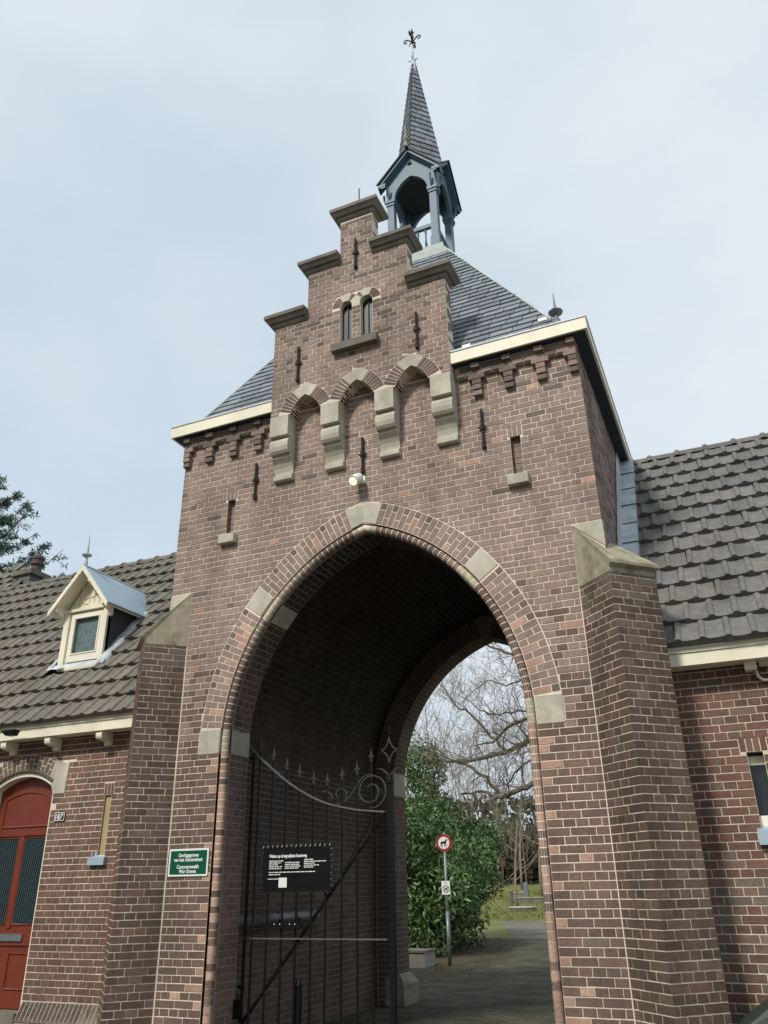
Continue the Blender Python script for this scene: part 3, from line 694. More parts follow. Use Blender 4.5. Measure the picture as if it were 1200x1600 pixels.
# ---- cornice board and gutter
def cornice():
    o = HW + .155; z0, z1 = WT - .005, 6.965
    p = MB().box((-o + .03, .03, WT + .012), (o - .03, TD + .12, WT + .10)).build('gutter_bed', M_lead, G)
    for a, b in (((GW + .004, -.14, z0 + .002), (o - .001, .02, z0 + .012)), ((-o + .001, -.14, z0 + .002), (-GW - .004, .02, z0 + .012)), ((HW - .02, .02, z0 + .002), (o - .001, TD + .15, z0 + .012)), ((-o + .001, .02, z0 + .002), (-HW + .02, TD + .15, z0 + .012))):
        MB().box(a, b).build('cornice_soffit', M_bluedark, p)
    for (a, b) in (((GW + .005, -.155, z0), (o, -.13, z1)), ((-o, -.155, z0), (-GW - .005, -.13, z1)), ((o - .025, -.13, z0), (o, TD + .155, z1)), ((-o, -.13, z0), (-o + .025, TD + .155, z1)), ((-o, TD + .13, z0), (o, TD + .155, z1))):
        MB().box(a, b).build('fascia_board', M_cream, p)
    for (a, b) in (((GW + .006, -.165, z1), (o + .01, -.10, z1 + .018)), ((-o - .01, -.165, z1), (-GW - .006, -.10, z1 + .018)), ((o - .05, -.10, z1), (o + .01, TD + .16, z1 + .018)), ((-o - .01, -.10, z1), (-o + .05, TD + .16, z1 + .018))):
        MB().box(a, b).build('gutter_edge', M_lead, p)
cornice()

# ---- slate roof of the gatehouse
RH, RT, RZ0, RZ1, RYC = 2.42, .62, 7.0, 10.42, 2.42
mbx = MB(); q = [(-RH, RYC - RH, RZ0), (RH, RYC - RH, RZ0), (RH, RYC + RH, RZ0), (-RH, RYC + RH, RZ0), (-RT, RYC - RT, RZ1), (RT, RYC - RT, RZ1), (RT, RYC + RT, RZ1), (-RT, RYC + RT, RZ1)]
mbx.add(q, [(0, 1, 5, 4), (1, 2, 6, 5), (2, 3, 7, 6), (3, 0, 4, 7), (4, 5, 6, 7)])
M_batten = mat('roof_boarding', lin((60, 62, 64)), .9)
roof = mbx.build('roof', M_batten, G)
SLATE_ME = {}
def slate_mesh(w, h):
    k = round(w, 2)
    if k not in SLATE_ME:
        m = MB(); t = .007; j = .006
        t = .014; vs = [(-w / 2, 0, .024), (-w / 2 + .02, -j, .024), (w / 2 - .02, -j * .4, .024), (w / 2, 0, .024), (w / 2, h, .004), (-w / 2, h, .004), (-w / 2, 0, .024 - t), (-w / 2 + .02, -j, .024 - t), (w / 2 - .02, -j * .4, .024 - t), (w / 2, 0, .024 - t)]
        m.add(vs, [(0, 1, 2, 3, 4, 5), (6, 7, 1, 0), (7, 8, 2, 1), (8, 9, 3, 2), (9, 4, 3), (6, 0, 5)], (1, 1, 1)); me = bpy.data.meshes.new('slate'); me.from_pydata(m.v, [], m.f); me.materials.append(M_slate)
        at = me.color_attributes.new('tint', 'FLOAT_COLOR', 'CORNER'); at.data.foreach_set('color', [1.] * (4 * len(me.loops))); SLATE_ME[k] = me
    return SLATE_ME[k]
def slate_face(parent, fr, length, hw0, hw1, exp=.125, wid=(.2, .27), limit=300, hidden=False):
    items = []; n = int(length / exp); mass = MB()
    for r in range(n):
        v = r * exp; hw = hw0 + (hw1 - hw0) * v / length; hwt = hw0 + (hw1 - hw0) * min(1, (v + exp) / length); u = -hw - random.uniform(0, .2)
        while u < hw:
            wd = random.choice((wid[0], (wid[0] + wid[1]) / 2, wid[1])); a, b = u + .004, u + wd - .004; u += wd
            f = random.uniform(.72, 1.18); col = (f, f * random.uniform(.98, 1.01), f * random.uniform(.97, 1.03))
            if a < -hwt or b > hwt:                           # cut at the hip
                poly = [(max(a, -hw), v - random.uniform(0, .004)), (min(b, hw), v), (min(b, hwt), v + exp), (max(a, -hwt), v + exp)]
                if poly[1][0] - poly[0][0] < .02: continue
                if poly[2][0] <= poly[3][0]: poly = poly[:2] + [((poly[2][0] + poly[3][0]) / 2, v + exp)]
                vs = [fr.p(x, y, .02 if y < v + .02 else .004) for x, y in poly]; vs2 = [fr.p(x, y, .012 if y < v + .02 else .003) for x, y in poly]
                k = len(poly); mass.add(vs + vs2, [tuple(range(k)), (k, k + 1, 1, 0)], col); continue
            P = fr.p((a + b) / 2, v); vis = inframe(P) and fr.N.dot(CAM - P) > 0 and not hidden
            items.append((-(CAM - P).length if vis else -999, a, b, v, col))
    items.sort(key=lambda t: -t[0])
    for i, (dd, a, b, v, col) in enumerate(items):
        if i < limit and dd > -900: link('slate', slate_mesh(b - a, exp + .03), None, parent, fr.mat((a + b) / 2, v + random.uniform(-.005, .005)), color=col)
        else:
            vs = [fr.p(a, v, .02), fr.p(b, v, .02), fr.p(b, v + exp + .02, .004), fr.p(a, v + exp + .02, .004), fr.p(a, v, .013), fr.p(b, v, .013)]
            mass.add(vs, [(0, 1, 2, 3), (4, 5, 1, 0)], col)
    if mass.f: mass.build('slate_mass', M_slate, parent, kind='stuff')
sl_len = math.hypot(RH - RT, RZ1 - RZ0)
for (O, U, V, hid) in (((0, RYC - RH, RZ0), (1, 0, 0), (0, RH - RT, RZ1 - RZ0), False), ((RH, RYC, RZ0), (0, 1, 0), (-(RH - RT), 0, RZ1 - RZ0), True), ((-RH, RYC, RZ0), (0, -1, 0), (RH - RT, 0, RZ1 - RZ0), True), ((0, RYC + RH, RZ0), (-1, 0, 0), (0, -(RH - RT), RZ1 - RZ0), True)):
    slate_face(roof, Fr(O, U, V), sl_len, RH, RT, hidden=hid)
for s in (1, -1):                                   # lead hip ends with spikes
    c = Vector((s * (RH - .06), RYC - RH + .06, RZ0 + .1))
    hp = MB(); hp.lathe(c, [(.075, -.12), (.07, .02), (.03, .10), (.018, .16), (.075, .175), (.085, .19), (.02, .215), (.013, .30), (.004, .46)], 10)
    if s > 0: hp.build('roof_spike', M_steel, roof, smooth=False)
    mbx = MB()
    a = Vector((s * RH, RYC - RH, RZ0 + .03)); b2 = Vector((s * RT, RYC - RT, RZ1 + .01))
    MB().tube([a.lerp(b2, .0), b2], .016, 6).build('hip_roll', M_lead, roof)
for x, y in ((729, 541), (848, 500)):
    p = onY(x, y, .0); MB().box((p.x - .05, -.02, p.z - .02), (p.x + .05, .03, p.z + .015)).build('gutter_bracket', M_signw, roof)

# ================================================================== stepped gable
GT, GSL = [(GW, 8.01), (.69, 8.745), (.228, 9.47)], .2
SA = [(-.69, .225), (0., .235), (.695, .225)]; SAZ, SAC = 6.57, .16
stepo = [(-GW, 6.69)]
for cx, wd in SA:
    R = wd + SAC; th = math.asin((6.69 - SAZ) / R)
    stepo += [(cx - (R * math.cos(th) - SAC), 6.69)] + [p for p in reversed(list(reversed(arc_pts(cx, SAZ, wd, SAC, -1, 8, th))))][1:] + list(reversed(arc_pts(cx, SAZ, wd, SAC, 1, 8, th)))[1:]
stepo += [(GW, 6.69), (GW, 8.06), (.69, 8.06), (.69, 8.80), (.228, 8.80), (.228, 9.52), (-.228, 9.52), (-.228, 8.80), (-.69, 8.80), (-.69, 8.06), (-GW, 8.06)]
WN = [(-.1425, .0825), (.1375, .0825)]; WZ0, WZ1 = 7.47, 8.07
wh = [[(cx - r, WZ0), (cx + r, WZ0)] + [(cx + r * math.cos(t), WZ1 + r * math.sin(t)) for t in [PI * i / 10 for i in range(11)]] for cx, r in WN]
gab = MB().slab(GABF, [stepo] + wh, -.2, -.004).build('gable', M_mortar, G)
def span_gable(v):
    hw = GW if v < 8.03 else .69 if v < 8.77 else .228
    return [(-hw, hw)]
gcl = [arch_out(cx, SAZ, wd + .155, SAC) for cx, wd in SA]
def wclip(poly):
    mu = sum(p[0] for p in poly) / len(poly); mv = sum(p[1] for p in poly) / len(poly)
    if mv > WZ1 and math.hypot(mu, mv - WZ1 + .02) < .22 and abs(mu) < .1: return None
    for cx, r in WN:
        if WZ1 - .01 < mv and (mu - cx) * (cx) > -.08: poly = arch_out(cx, WZ1, r + .115, 0)(poly)
        if not poly: return None
    for cx, r in WN: 
        poly = rect_out(cx - r - .003, cx + r + .003, WZ0 - .02, WZ1 + .005)(poly)
        if not poly: return None
    poly = rect_out(-.31, .31, WZ0 - .115, WZ0)(poly)
    return poly
def col_gab(u, v):
    hw = span_gable(v)[0][1]; top = 8.01 if hw > 1 else 8.745 if hw > .5 else 9.47
    if (top - v) < .3 and random.random() < .45: return pick(PAL_DARK)
    return pick(PAL_FACADE) if random.random() < .93 else pick(PAL_LOW)
def span_g2(v):
    if v < 7.2: return [(-GW, GW)]
    return span_gable(v)
def wclip2(poly):
    return wclip(poly) if max(abs(p_[0]) for p_ in poly) < .75 and max(p_[1] for p_ in poly) < 8.5 else poly
win_rects = [(cx - r, cx + r, WZ0, WZ1) for cx, r in WN] + [(-.305, .305, WZ0 - .105, WZ0)]
Bricks().wall(GABF, 6.69, 9.47, lambda v: cut_spans(span_gable(v), v, win_rects), gcl + [wclip2], col_gab).emit(gab, limit=300)
sideb = Bricks()
for s in (1, -1):
    for hw, a, b in ((GW, 6.69, 8.01), (.69, 8.2, 8.745), (.228, 8.93, 9.47)):
        fr = Fr((hw, GY, 0), (0, 1, 0)) if s > 0 else Fr((-hw, GY + .2, 0), (0, -1, 0))
        sideb.wall(fr, a, b, lambda v: [(.03, .2)] if s > 0 else [(0, .17)], colf=lambda u, v: pick(PAL_LOW))
sideb.emit(gab, 'side_brick', 120)
# voussoirs of the three small arches
sv = Bricks(); svp = MB(); smallp = None
for cx, wd in SA:
    R = wd + SAC; R_ = R + .15; th = math.asin((6.70 - SAZ) / R); kt = math.acos(SAC / R) - .24
    n = 6
    for s in (1, -1):
        for i in range(n):
            a = th + (kt - th) * i / n; b = th + (kt - th) * (i + 1) / n
            q = [ring_pt(cx, SAZ, SAC, s, R + .002, a + .012), ring_pt(cx, SAZ, SAC, s, R_, a + .008), ring_pt(cx, SAZ, SAC, s, R_, b - .008), ring_pt(cx, SAZ, SAC, s, R + .002, b - .012)]
            sv.add(GABF, q if s > 0 else q[::-1], pick(PAL_LOW) if random.random() < .7 else pick(PAL_DARK))
    k0 = ring_pt(cx, SAZ, SAC, 1, R - .004, kt + .01); k1 = ring_pt(cx, SAZ, SAC, 1, R_ + .004, kt + .02); ap = SAZ + (R - .004) * math.sin(math.acos(SAC / (R - .004))); ao = SAZ + R_ * math.sin(math.acos(SAC / R_))
    MB().slab(GABF, [[k0, k1, (cx + .02, ao - .008), (cx - .02, ao - .008), (2 * cx - k1[0], k1[1]), (2 * cx - k0[0], k0[1]), (cx, ap)]], -.15, .005).build('small_keystone', M_stone, gab)
    pth = [(cx - (R * math.cos(th) - SAC), 6.69)] + arc_pts(cx, SAZ, wd, SAC, -1, 10, th)[1:]; pth = pth + [(2 * cx - x, z) for x, z in reversed(pth)][1:]
    Bricks().path(pth, GY + .01, .0, lambda y, z: pick(PAL_SHADE)).emit(gab, 'soffit_brick', 40, base=-.01)  # niche shade painted into the soffit bricks
sv.emit(gab, 'voussoir', 60)
# twin lancet windows
for cx, r in WN:
    gl = MB().slab(Fr((0, GY + .08, 0), (1, 0, 0)), [wh[WN.index((cx, r))]], -.012, 0).build('window_pane', M_wglass, gab)
    MB().fbox(Fr((0, GY + .078, 0), (1, 0, 0)), cx - .006, cx + .006, WZ0, WZ1 + r - .004, 0, .014).build('glazing_bar', M_bluedark, gl)
    MB().fbox(GABF, cx + r - .013, cx + r - .001, WZ0 + .003, WZ1, -.078, -.06).build('frame_strip', M_bluedark, gl)
    for s in (1, -1):
        wv = Bricks(); nv = 5
        for i in range(nv):
            a = .05 + 1.02 * i / nv; b = .05 + 1.02 * (i + 1) / nv
            if s * cx < 0 and i < 3: continue
            q = [ring_pt(cx, WZ1, 0, s, r + .003, a + .03), ring_pt(cx, WZ1, 0, s, r + .11, a + .012), ring_pt(cx, WZ1, 0, s, r + .11, b - .012), ring_pt(cx, WZ1, 0, s, r + .003, b - .03)]
            wv.add(GABF, q if s > 0 else q[::-1], pick(PAL_LOW))
        wv.emit(gab, 'window_voussoir', 20)
    MB().prism(GABF, [ring_pt(cx, WZ1, 0, 1, r - .002, 1.1), ring_pt(cx, WZ1, 0, 1, r + .11, 1.1), (cx, WZ1 + r + .112), ring_pt(cx, WZ1, 0, -1, r + .11, 1.1), ring_pt(cx, WZ1, 0, -1, r - .002, 1.1), (cx, WZ1 + r - .004)][0:5], -.1, .005, .002).build('window_keystone', M_stone, gab)
MB().slab(GABF, [[(-.057, 8.02), (.052, 8.02)] + [(.1375 - .0845 * math.cos(t), WZ1 + .0845 * math.sin(t)) for t in (0, .25, .5, .75)] + [(.0, 8.195)] + [(-.1425 + .0845 * math.cos(t), WZ1 + .0845 * math.sin(t)) for t in (.75, .5, .25, 0)]], -.1, .005).build('window_centre_stone', M_stone, gab)
MB().prism(GABF, [(-.305, WZ0 - .105), (.305, WZ0 - .105), (.305, WZ0), (-.305, WZ0)], -.12, .09, .006, back=True).build('window_sill', M_coping, gab)
# copings: slab over a small moulding
def coping(x0, x1, z, ov0, ov1):
    mbx = MB(); f0, f1 = GY, GY + .2; lv = [(.010, .03), (.032, .055), (.038, .085), (.062, .086), (.10, .135), (.112, .142), (.112, .195)]; vs = []
    for ov, h in lv:
        a, b = x0 - ov * (ov0 > 0), x1 + ov * (ov1 > 0); vs += [(a, f0 - ov, z + h), (b, f0 - ov, z + h), (b, f1 + ov, z + h), (a, f1 + ov, z + h)]
    n = len(lv); vs += [(x0 - .05 * (ov0 > 0), GY + .1, z + .225), (x1 + .05 * (ov1 > 0), GY + .1, z + .225)]
    fs = [(4 * k + i, 4 * k + (i + 1) % 4, 4 * k + 4 + (i + 1) % 4, 4 * k + 4 + i) for k in range(n - 1) for i in range(4)]; t = 4 * (n - 1)
    mbx.add(vs, fs + [(3, 2, 1, 0), (t, t + 1, 4 * n + 1, 4 * n), (t + 1, t + 2, 4 * n + 1), (t + 2, t + 3, 4 * n, 4 * n + 1), (t + 3, t, 4 * n)])
    return mbx.build('coping', M_coping, gab)
coping(-GW, -.69, 8.01, .13, 0); coping(.69, GW, 8.01, 0, .13)
coping(-.69, -.228, 8.745, .13, 0); coping(.228, .69, 8.745, 0, .13)
coping(-.228, .228, 9.47, .13, .13)
MB().tube([(0.0, GY + .1, 9.66), (0.0, GY + .1, 10.12)], .008, 6).build('lightning_rod', M_rust, gab)
# corbels
def corbel(x0, x1):
    pr_ = [(0, 5.87), (-.045, 5.87), (-.06, 5.885), (-.06, 5.935), (-.05, 5.95), (-.022, 5.955), (-.024, 6.0), (-.038, 6.05), (-.065, 6.10), (-.098, 6.135), (-.112, 6.15), (-.112, 6.185), (-.15, 6.19), (-.172, 6.22), (-.183, 6.27), (-.180, 6.33), (-.160, 6.375), (-.128, 6.395), (-.128, 6.412), (GY - .005, 6.418), (GY - .005, 6.69), (0, 6.69)]
    fr = Fr((x0, 0, 0), (0, -1, 0)); poly = [(-y, z) for y, z in pr_]       # N of this frame is -X
    MB().slab(fr, [poly[::1]], -(x1 - x0), 0).build('corbel', M_stone, G)
for a, b in ((-1.16, -.912), (-.468, -.232), (.232, .468), (.918, 1.16)): corbel(a, b)
# wall anchors
def anchor(x, z0, z1, Y):
    m = MB(); mz = z0 + (z1 - z0) * .53
    m.tube([(x, Y - .022, z0), (x, Y - .022, z1)], [.016, .018], 6); m.tube([(x, Y - .022, z0 - .005), (x, Y - .022, z0 + .06)], .024, 6); m.tube([(x, Y - .02, mz - .03), (x, Y - .02, mz + .03)], .03, 6)
    m.tube([(x - .045, Y - .02, mz), (x + .045, Y - .02, mz)], .012, 6); m.tube([(x, Y - .045, mz), (x, Y + .02, mz)], .014, 6)
    m.build('wall_anchor', M_rust, G)
for x in (-1.435, 1.435): anchor(x, 5.73, 6.21, 0)
anchor(0, 5.756, 6.21, 0)
for x in (-.79, .79): anchor(x, 7.12, 7.63, GY)
anchor(0.0, 8.62, 9.10, GY)

# ================================================================== diagonal corner buttresses
for s in (1, -1):
    bw_, bl = .50, .474
    p0 = Vector((s * BX, 0, 0)); p1 = Vector((s * 2.577, -.337, 0)); p2 = Vector((s * 2.932, .018, 0)); p3 = p2 + Vector((-s * .45, .45, 0))
    body = MB(); ins = .004
    q = [p0, p1, p2, p3]
    cen = sum(q, Vector()) / 4
    qq = [p + (cen - p).normalized() * .006 for p in q]
    vs = [(p.x, p.y, z) for z in (0, BZ) for p in qq]
    fs = [(0, 1, 5, 4), (1, 2, 6, 5), (2, 3, 7, 6), (4, 5, 6, 7)]
    body.add(vs, fs if s > 0 else [tuple(reversed(f)) for f in fs]); part = body.build('buttress', M_mortar, G)
    b = Bricks()
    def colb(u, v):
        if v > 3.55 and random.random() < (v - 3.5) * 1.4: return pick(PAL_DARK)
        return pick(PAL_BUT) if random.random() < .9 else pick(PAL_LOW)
    d45 = 1 / math.sqrt(2)
    if s > 0:
        f1 = Fr(p0, (1, -1, 0)); f2 = Fr(p1, (1, 1, 0)); f3 = Fr(p2, (-1, 1, 0))
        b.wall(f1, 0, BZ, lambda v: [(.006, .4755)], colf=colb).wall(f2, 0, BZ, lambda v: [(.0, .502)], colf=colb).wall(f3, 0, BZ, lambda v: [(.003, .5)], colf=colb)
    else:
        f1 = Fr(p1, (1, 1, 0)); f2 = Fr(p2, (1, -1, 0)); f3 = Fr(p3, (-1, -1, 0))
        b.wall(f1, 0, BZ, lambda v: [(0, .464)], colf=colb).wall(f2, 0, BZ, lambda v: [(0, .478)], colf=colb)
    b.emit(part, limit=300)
    # pointing strip in the corner
    MB().box((s * BX - .0045, -.003, 0), (s * BX + .0045, .004, 4.66)).build('pointing_strip', M_mortar, part)
    # sloping cap stone
    ax = Vector((s, -1, 0)).normalized(); tv = Vector((1, s, 0)).normalized() if s > 0 else Vector((1, -1 * -1, 0)).normalized()
    zt = 4.667; eo = .035
    o1 = p1 + ax * .05 - (p2 - p1).normalized() * .02; o2 = p2 + ax * .05 + (p2 - p1).normalized() * .03
    A = Vector((s * (BX - .002), -.004, 0))
    lo = 4.02
    V = [(A.x, A.y, lo), (p1.x, p1.y, lo), (p2.x, p2.y, lo), (p3.x, p3.y, lo),          # bottom 0-3
         (o1.x, o1.y, 4.085), (o2.x, o2.y, 4.085), (o1.x, o1.y, 4.115), (o2.x, o2.y, 4.115),   # drip 4-7
         (A.x, A.y, zt), (p3.x - ax.x * .02, p3.y - ax.y * .02, zt),                             # top 8,9
         (p1.x, p1.y, 4.06), (p2.x, p2.y, 4.06)]
    F = [(0, 1, 10, 8), (1, 2, 11, 10), (10, 11, 5, 4), (4, 5, 7, 6), (6, 7, 9, 8), (10, 4, 6, 8), (2, 3, 9, 11), (11, 9, 7, 5)]
    cap = MB().add(V, F if s > 0 else [tuple(reversed(f)) for f in F]).build('buttress_cap', M_cap, part)
    tri = [(BX + .001, 4.665), (HW + .004, 4.40), (HW + .004, 4.665)]
    if s < 0: tri = [(-u, v) for u, v in reversed(tri)]
    MB().slab(FRONT, [tri], -.06, .0055).build('cap_corner_stone', M_stone, part)

# ================================================================== bell turret
TC = 2.41; TH = .44
def tbox(m, x0, x1, y0, y1, z0, z1): m.box((x0, TC + y0, z0), (x1, TC + y1, z1))
base = MB()
base.add([(sx * a, TC + sy * a, z) for a, z in ((.64, 10.36), (.60, 10.50), (.535, 10.58), (.535, 10.68)) for sx, sy in ((-1, -1), (1, -1), (1, 1), (-1, 1))],
         [(4 * k + i, 4 * k + (i + 1) % 4, 4 * k + 4 + (i + 1) % 4, 4 * k + 4 + i) for k in range(3) for i in range(4)] + [(12, 13, 14, 15)])
tur = base.build('bell_turret', mat('turret_flashing', lin((150, 158, 154)), .6, .2, noise=.15, nscale=10), G)
for sx in (-1, 1):
    for sy in (-1, 1):
        m = MB(); cx, cy = sx * (TH - .06), sy * (TH - .06)
        m.box((cx - .06, TC + cy - .06, 10.67), (cx + .06, TC + cy + .06, 12.46))
        m.box((cx - .075, TC + cy - .075, 10.675), (cx + .075, TC + cy + .075, 10.95))
        m.box((cx - .09, TC + cy - .09, 11.985), (cx + .09, TC + cy + .09, 12.05)); m.box((cx - .075, TC + cy - .075, 11.93), (cx + .075, TC + cy + .075, 11.985))
        m.build('turret_post', M_blue, tur)
for k in range(4):
    an = k * PI / 2; U = Vector((math.cos(an), math.sin(an), 0)); Nn = U.cross(Vector((0, 0, 1)))
    fr = Fr(Vector((0, TC, 0)) + Nn * TH, U)
    ow = .30; arc = pointed(0, 12.02, ow, .16, 10)
    outl = [(-TH, 12.04), (-ow, 12.04)] + list(reversed(arc))[1:-1] + [(ow, 12.04), (TH, 12.04), (TH, 12.42), (0, 12.92), (-TH, 12.42)]
    MB().slab(fr, [outl], -.05, .0 + .012).build('gable_arch', M_blue, tur)
    # barge boards
    for s in (1, -1):
        d = Vector((s * .56, .63)).normalized()
        for off, th, dep in ((.0, .05, .11), (.06, .03, .06)):
            q = [(0, 13.0 - off), (s * .56, 13.0 - off - .64), (s * .56, 13.0 - off - .64 - th * 1.4), (0, 13.0 - off - th * 1.4)]
            MB().slab(fr, [q if s < 0 else q[::-1]], -.02, dep + random.uniform(0, .002)).build('barge_board', M_blue, tur)
    # railing
    rl = MB(); rl.fbox(fr, -TH + .1, TH - .1, 11.22, 11.29, -.10, -.04); rl.fbox(fr, -TH + .1, TH - .1, 10.76, 10.80, -.09, -.05)
    r_ = rl.build('railing', M_blue, tur)
    for u in (-.2, -.07, .07, .2):
        MB().lathe(fr.p(u, 10.80, -.07), [(.016, 0), (.016, .05), (.026, .1), (.014, .2), (.014, .3), (.022, .36), (.016, .42)], 6).build('baluster', M_blue, r_)
    # small eave brackets on the posts
    for s in (1, -1):
        b0 = fr.p(s * (TH - .06), 12.06, .012)
        pts = [fr.p(s * (TH - .06), 12.04, .015), fr.p(s * (TH - .06), 12.08, .05), fr.p(s * (TH - .06), 12.16, .075), fr.p(s * (TH - .06), 12.27, .08)]
        MB().tube(pts, [.022, .02, .018, .02], 5).build('turret_bracket', M_blue, tur)
MB().box((-TH + .02, TC - TH + .02, 12.44), (TH - .02, TC + TH - .02, 12.47)).build('turret_ceiling', M_bluedark, tur)
for k in range(4):                                              # steep boarded vault inside
    an = k * PI / 2; U = Vector((math.cos(an), math.sin(an), 0)); Nn = U.cross(Vector((0, 0, 1)))
# cross gable roof of the turret
cg = MB(); e, zr, ze = .58, 13.03, 12.37
for k in range(4):
    ca, sa = math.cos(k * PI / 2), math.sin(k * PI / 2)
    def P(x, y, z): return (x * ca - y * sa, TC + x * sa + y * ca, z)
    for sg_ in (1, -1):
        v = [P(0, 0, zr), P(0, -e, zr), P(sg_ * e, -e, ze), P(0, 0, zr - .035), P(0, -e, zr - .035), P(sg_ * e, -e, ze - .035)]
        f = [(0, 1, 2), (5, 4, 3), (1, 4, 5, 2)]; cg.add(v, f if sg_ > 0 else [tuple(reversed(t)) for t in f])
cgo = cg.build('turret_gable_roof', M_slate, G)
gsl = math.hypot(e, zr - ze)
for k in range(4):
    an = k * PI / 2; R = Matrix.Rotation(an, 3, 'Z')
    for s in (1, -1):
        pass
# spire: square, turned 45 degrees
SPB, SPT, SR = 12.72, 15.95, .475
sp = MB(); cor = [(0, -SR), (SR, 0), (0, SR), (-SR, 0)]
sp.add([(x, TC + y, SPB) for x, y in cor] + [(x * .07, TC + y * .07, SPT) for x, y in cor], [(i, (i + 1) % 4, 4 + (i + 1) % 4, 4 + i) for i in range(4)] + [(4, 5, 6, 7)])
spire = sp.build('spire', M_slate, G)
for i in range(4):
    a = Vector((*cor[i], 0)); b = Vector((*cor[(i + 1) % 4], 0)); m = (a + b) / 2
    bot = Vector((m.x, TC + m.y, SPB)); top = Vector((m.x * .07, TC + m.y * .07, SPT)); ln = (top - bot).length
    fr = Fr(bot, (b - a), top - bot); hw = (b - a).length / 2
    slate_face(spire, fr, ln, hw, hw * .07, exp=.14, wid=(.17, .24), limit=60 if i in (0, 3) else 0, hidden=i not in (0, 3))
    MB().tube([Vector((cor[i][0], TC + cor[i][1], SPB)), Vector((cor[i][0] * .07, TC + cor[i][1] * .07, SPT))], .012, 5).build('hip_roll', M_batten, spire)
for k, (x, y) in enumerate(((0, -.60),)):
    MB().lathe((x, TC + y, 13.0), [(.03, 0), (.025, .12), (.045, .16), (.045, .19), (.02, .23), (.018, .40), (.006, .52)], 8).build('gable_spike', M_cap if k == 0 else M_lead, cgo)
mt = MB().lathe((0, TC, 0), [(.075, 15.62), (.05, 15.95), (.052, 15.98), (.03, 16.02), (.02, 16.2), (.026, 16.22), (.016, 16.25), (.012, 16.55)], 8).build('spire_cap', M_lead, spire)
fin = MB(); z = 16.5
fin.lathe((0, TC, 0), [(.014, 16.5), (.03, 16.56), (.014, 16.62), (.035, 16.7), (.02, 16.8), (.03, 16.84), (.004, 16.98)], 8)
for k in range(4):
    an = k * PI / 2 + PI / 4 * 0; d = Vector((math.cos(an), math.sin(an), 0))
    pts = [Vector((0, TC, 16.56)) + d * (r * 1.0) + Vector((0, 0, h)) for r, h in ((0, 0), (.05, .06), (.10, .12), (.15, .13), (.175, .09), (.16, .04), (.125, .04), (.115, .075))]
    fin.tube(pts, [.013] * 7 + [.008], 5)
    fin.tube([Vector((0, TC, 16.56)), Vector((0, TC, 16.53)) + d * .05, Vector((0, TC, 16.47)) + d * .075], [.012, .012, .006], 5)
    fin.tube([Vector((0, TC, 16.80)), Vector((0, TC, 16.85)) + d * .05], [.014, .006], 5)
for k in range(4):
    an = k * PI / 2; d = Vector((math.cos(an), math.sin(an), 0)); fin.tube([Vector((0, TC, 16.0)), Vector((0, TC, 16.03)) + d * .1], [.012, .006], 5)
fin.build('finial', M_rust, spire)

# ================================================================== side wings
SLOPE = math.radians(50); EY, EZ = .3, 3.43; RIDGE_Y = 3.1; RIDGE_Z = EZ + (RIDGE_Y - EY) * math.tan(SLOPE); RL = (RIDGE_Y - EY) / math.cos(SLOPE)
left_wing = thing('lodge_house', 'low brick lodge left of the arch with red door, tiled roof and small dormer', 'house', (-5.5, WY, 0))
right_wing = thing('lodge_house', 'low red-brown brick wing right of the arch under a plain tiled roof', 'house', (5, WY, 0))
TILE_ME = []
def tile_mesh():
    for var in range(3):
        w, ln, m = .215, .40, MB(); r = random.Random(var)
        prof = [(-.1075, .014), (-.101, .028), (-.087, .036), (-.068, .036), (-.053, .028), (-.045, .015), (-.01, .009), (.05, .009), (.1075, .016)]
        n = len(prof); vs = []
        for k, (v, d) in enumerate(((0, .052), (.2, .027), (ln, .003))):
            vs += [(u, v + (r.uniform(-.004, .004) if k == 0 else 0), d + h + r.uniform(-.0015, .0015)) for u, h in prof]
        vs += [(u, 0.006, .006) for u, h in prof]
        fs = [(i, i + 1, n + i + 1, n + i) for i in range(n - 1)] + [(n + i, n + i + 1, 2 * n + i + 1, 2 * n + i) for i in range(n - 1)] + [(3 * n + i, 3 * n + i + 1, i + 1, i) for i in range(n - 1)]
        m.add(vs, fs, (1, 1, 1)); me = bpy.data.meshes.new('roof_tile'); me.from_pydata(m.v, [], m.f); me.materials.append(M_tile)
        at = me.color_attributes.new('tint', 'FLOAT_COLOR', 'CORNER'); at.data.foreach_set('color', [1.] * (4 * len(me.loops))); TILE_ME.append(me)
tile_mesh()
RT_TILE = [lin(c) for c in ((114, 112, 108), (109, 108, 106), (118, 115, 110), (106, 106, 106), (114, 110, 105), (110, 109, 105))]
LT_TILE = [lin(c) for c in ((116, 110, 102), (110, 105, 98), (121, 114, 105), (104, 100, 94), (117, 110, 100), (112, 108, 99))]
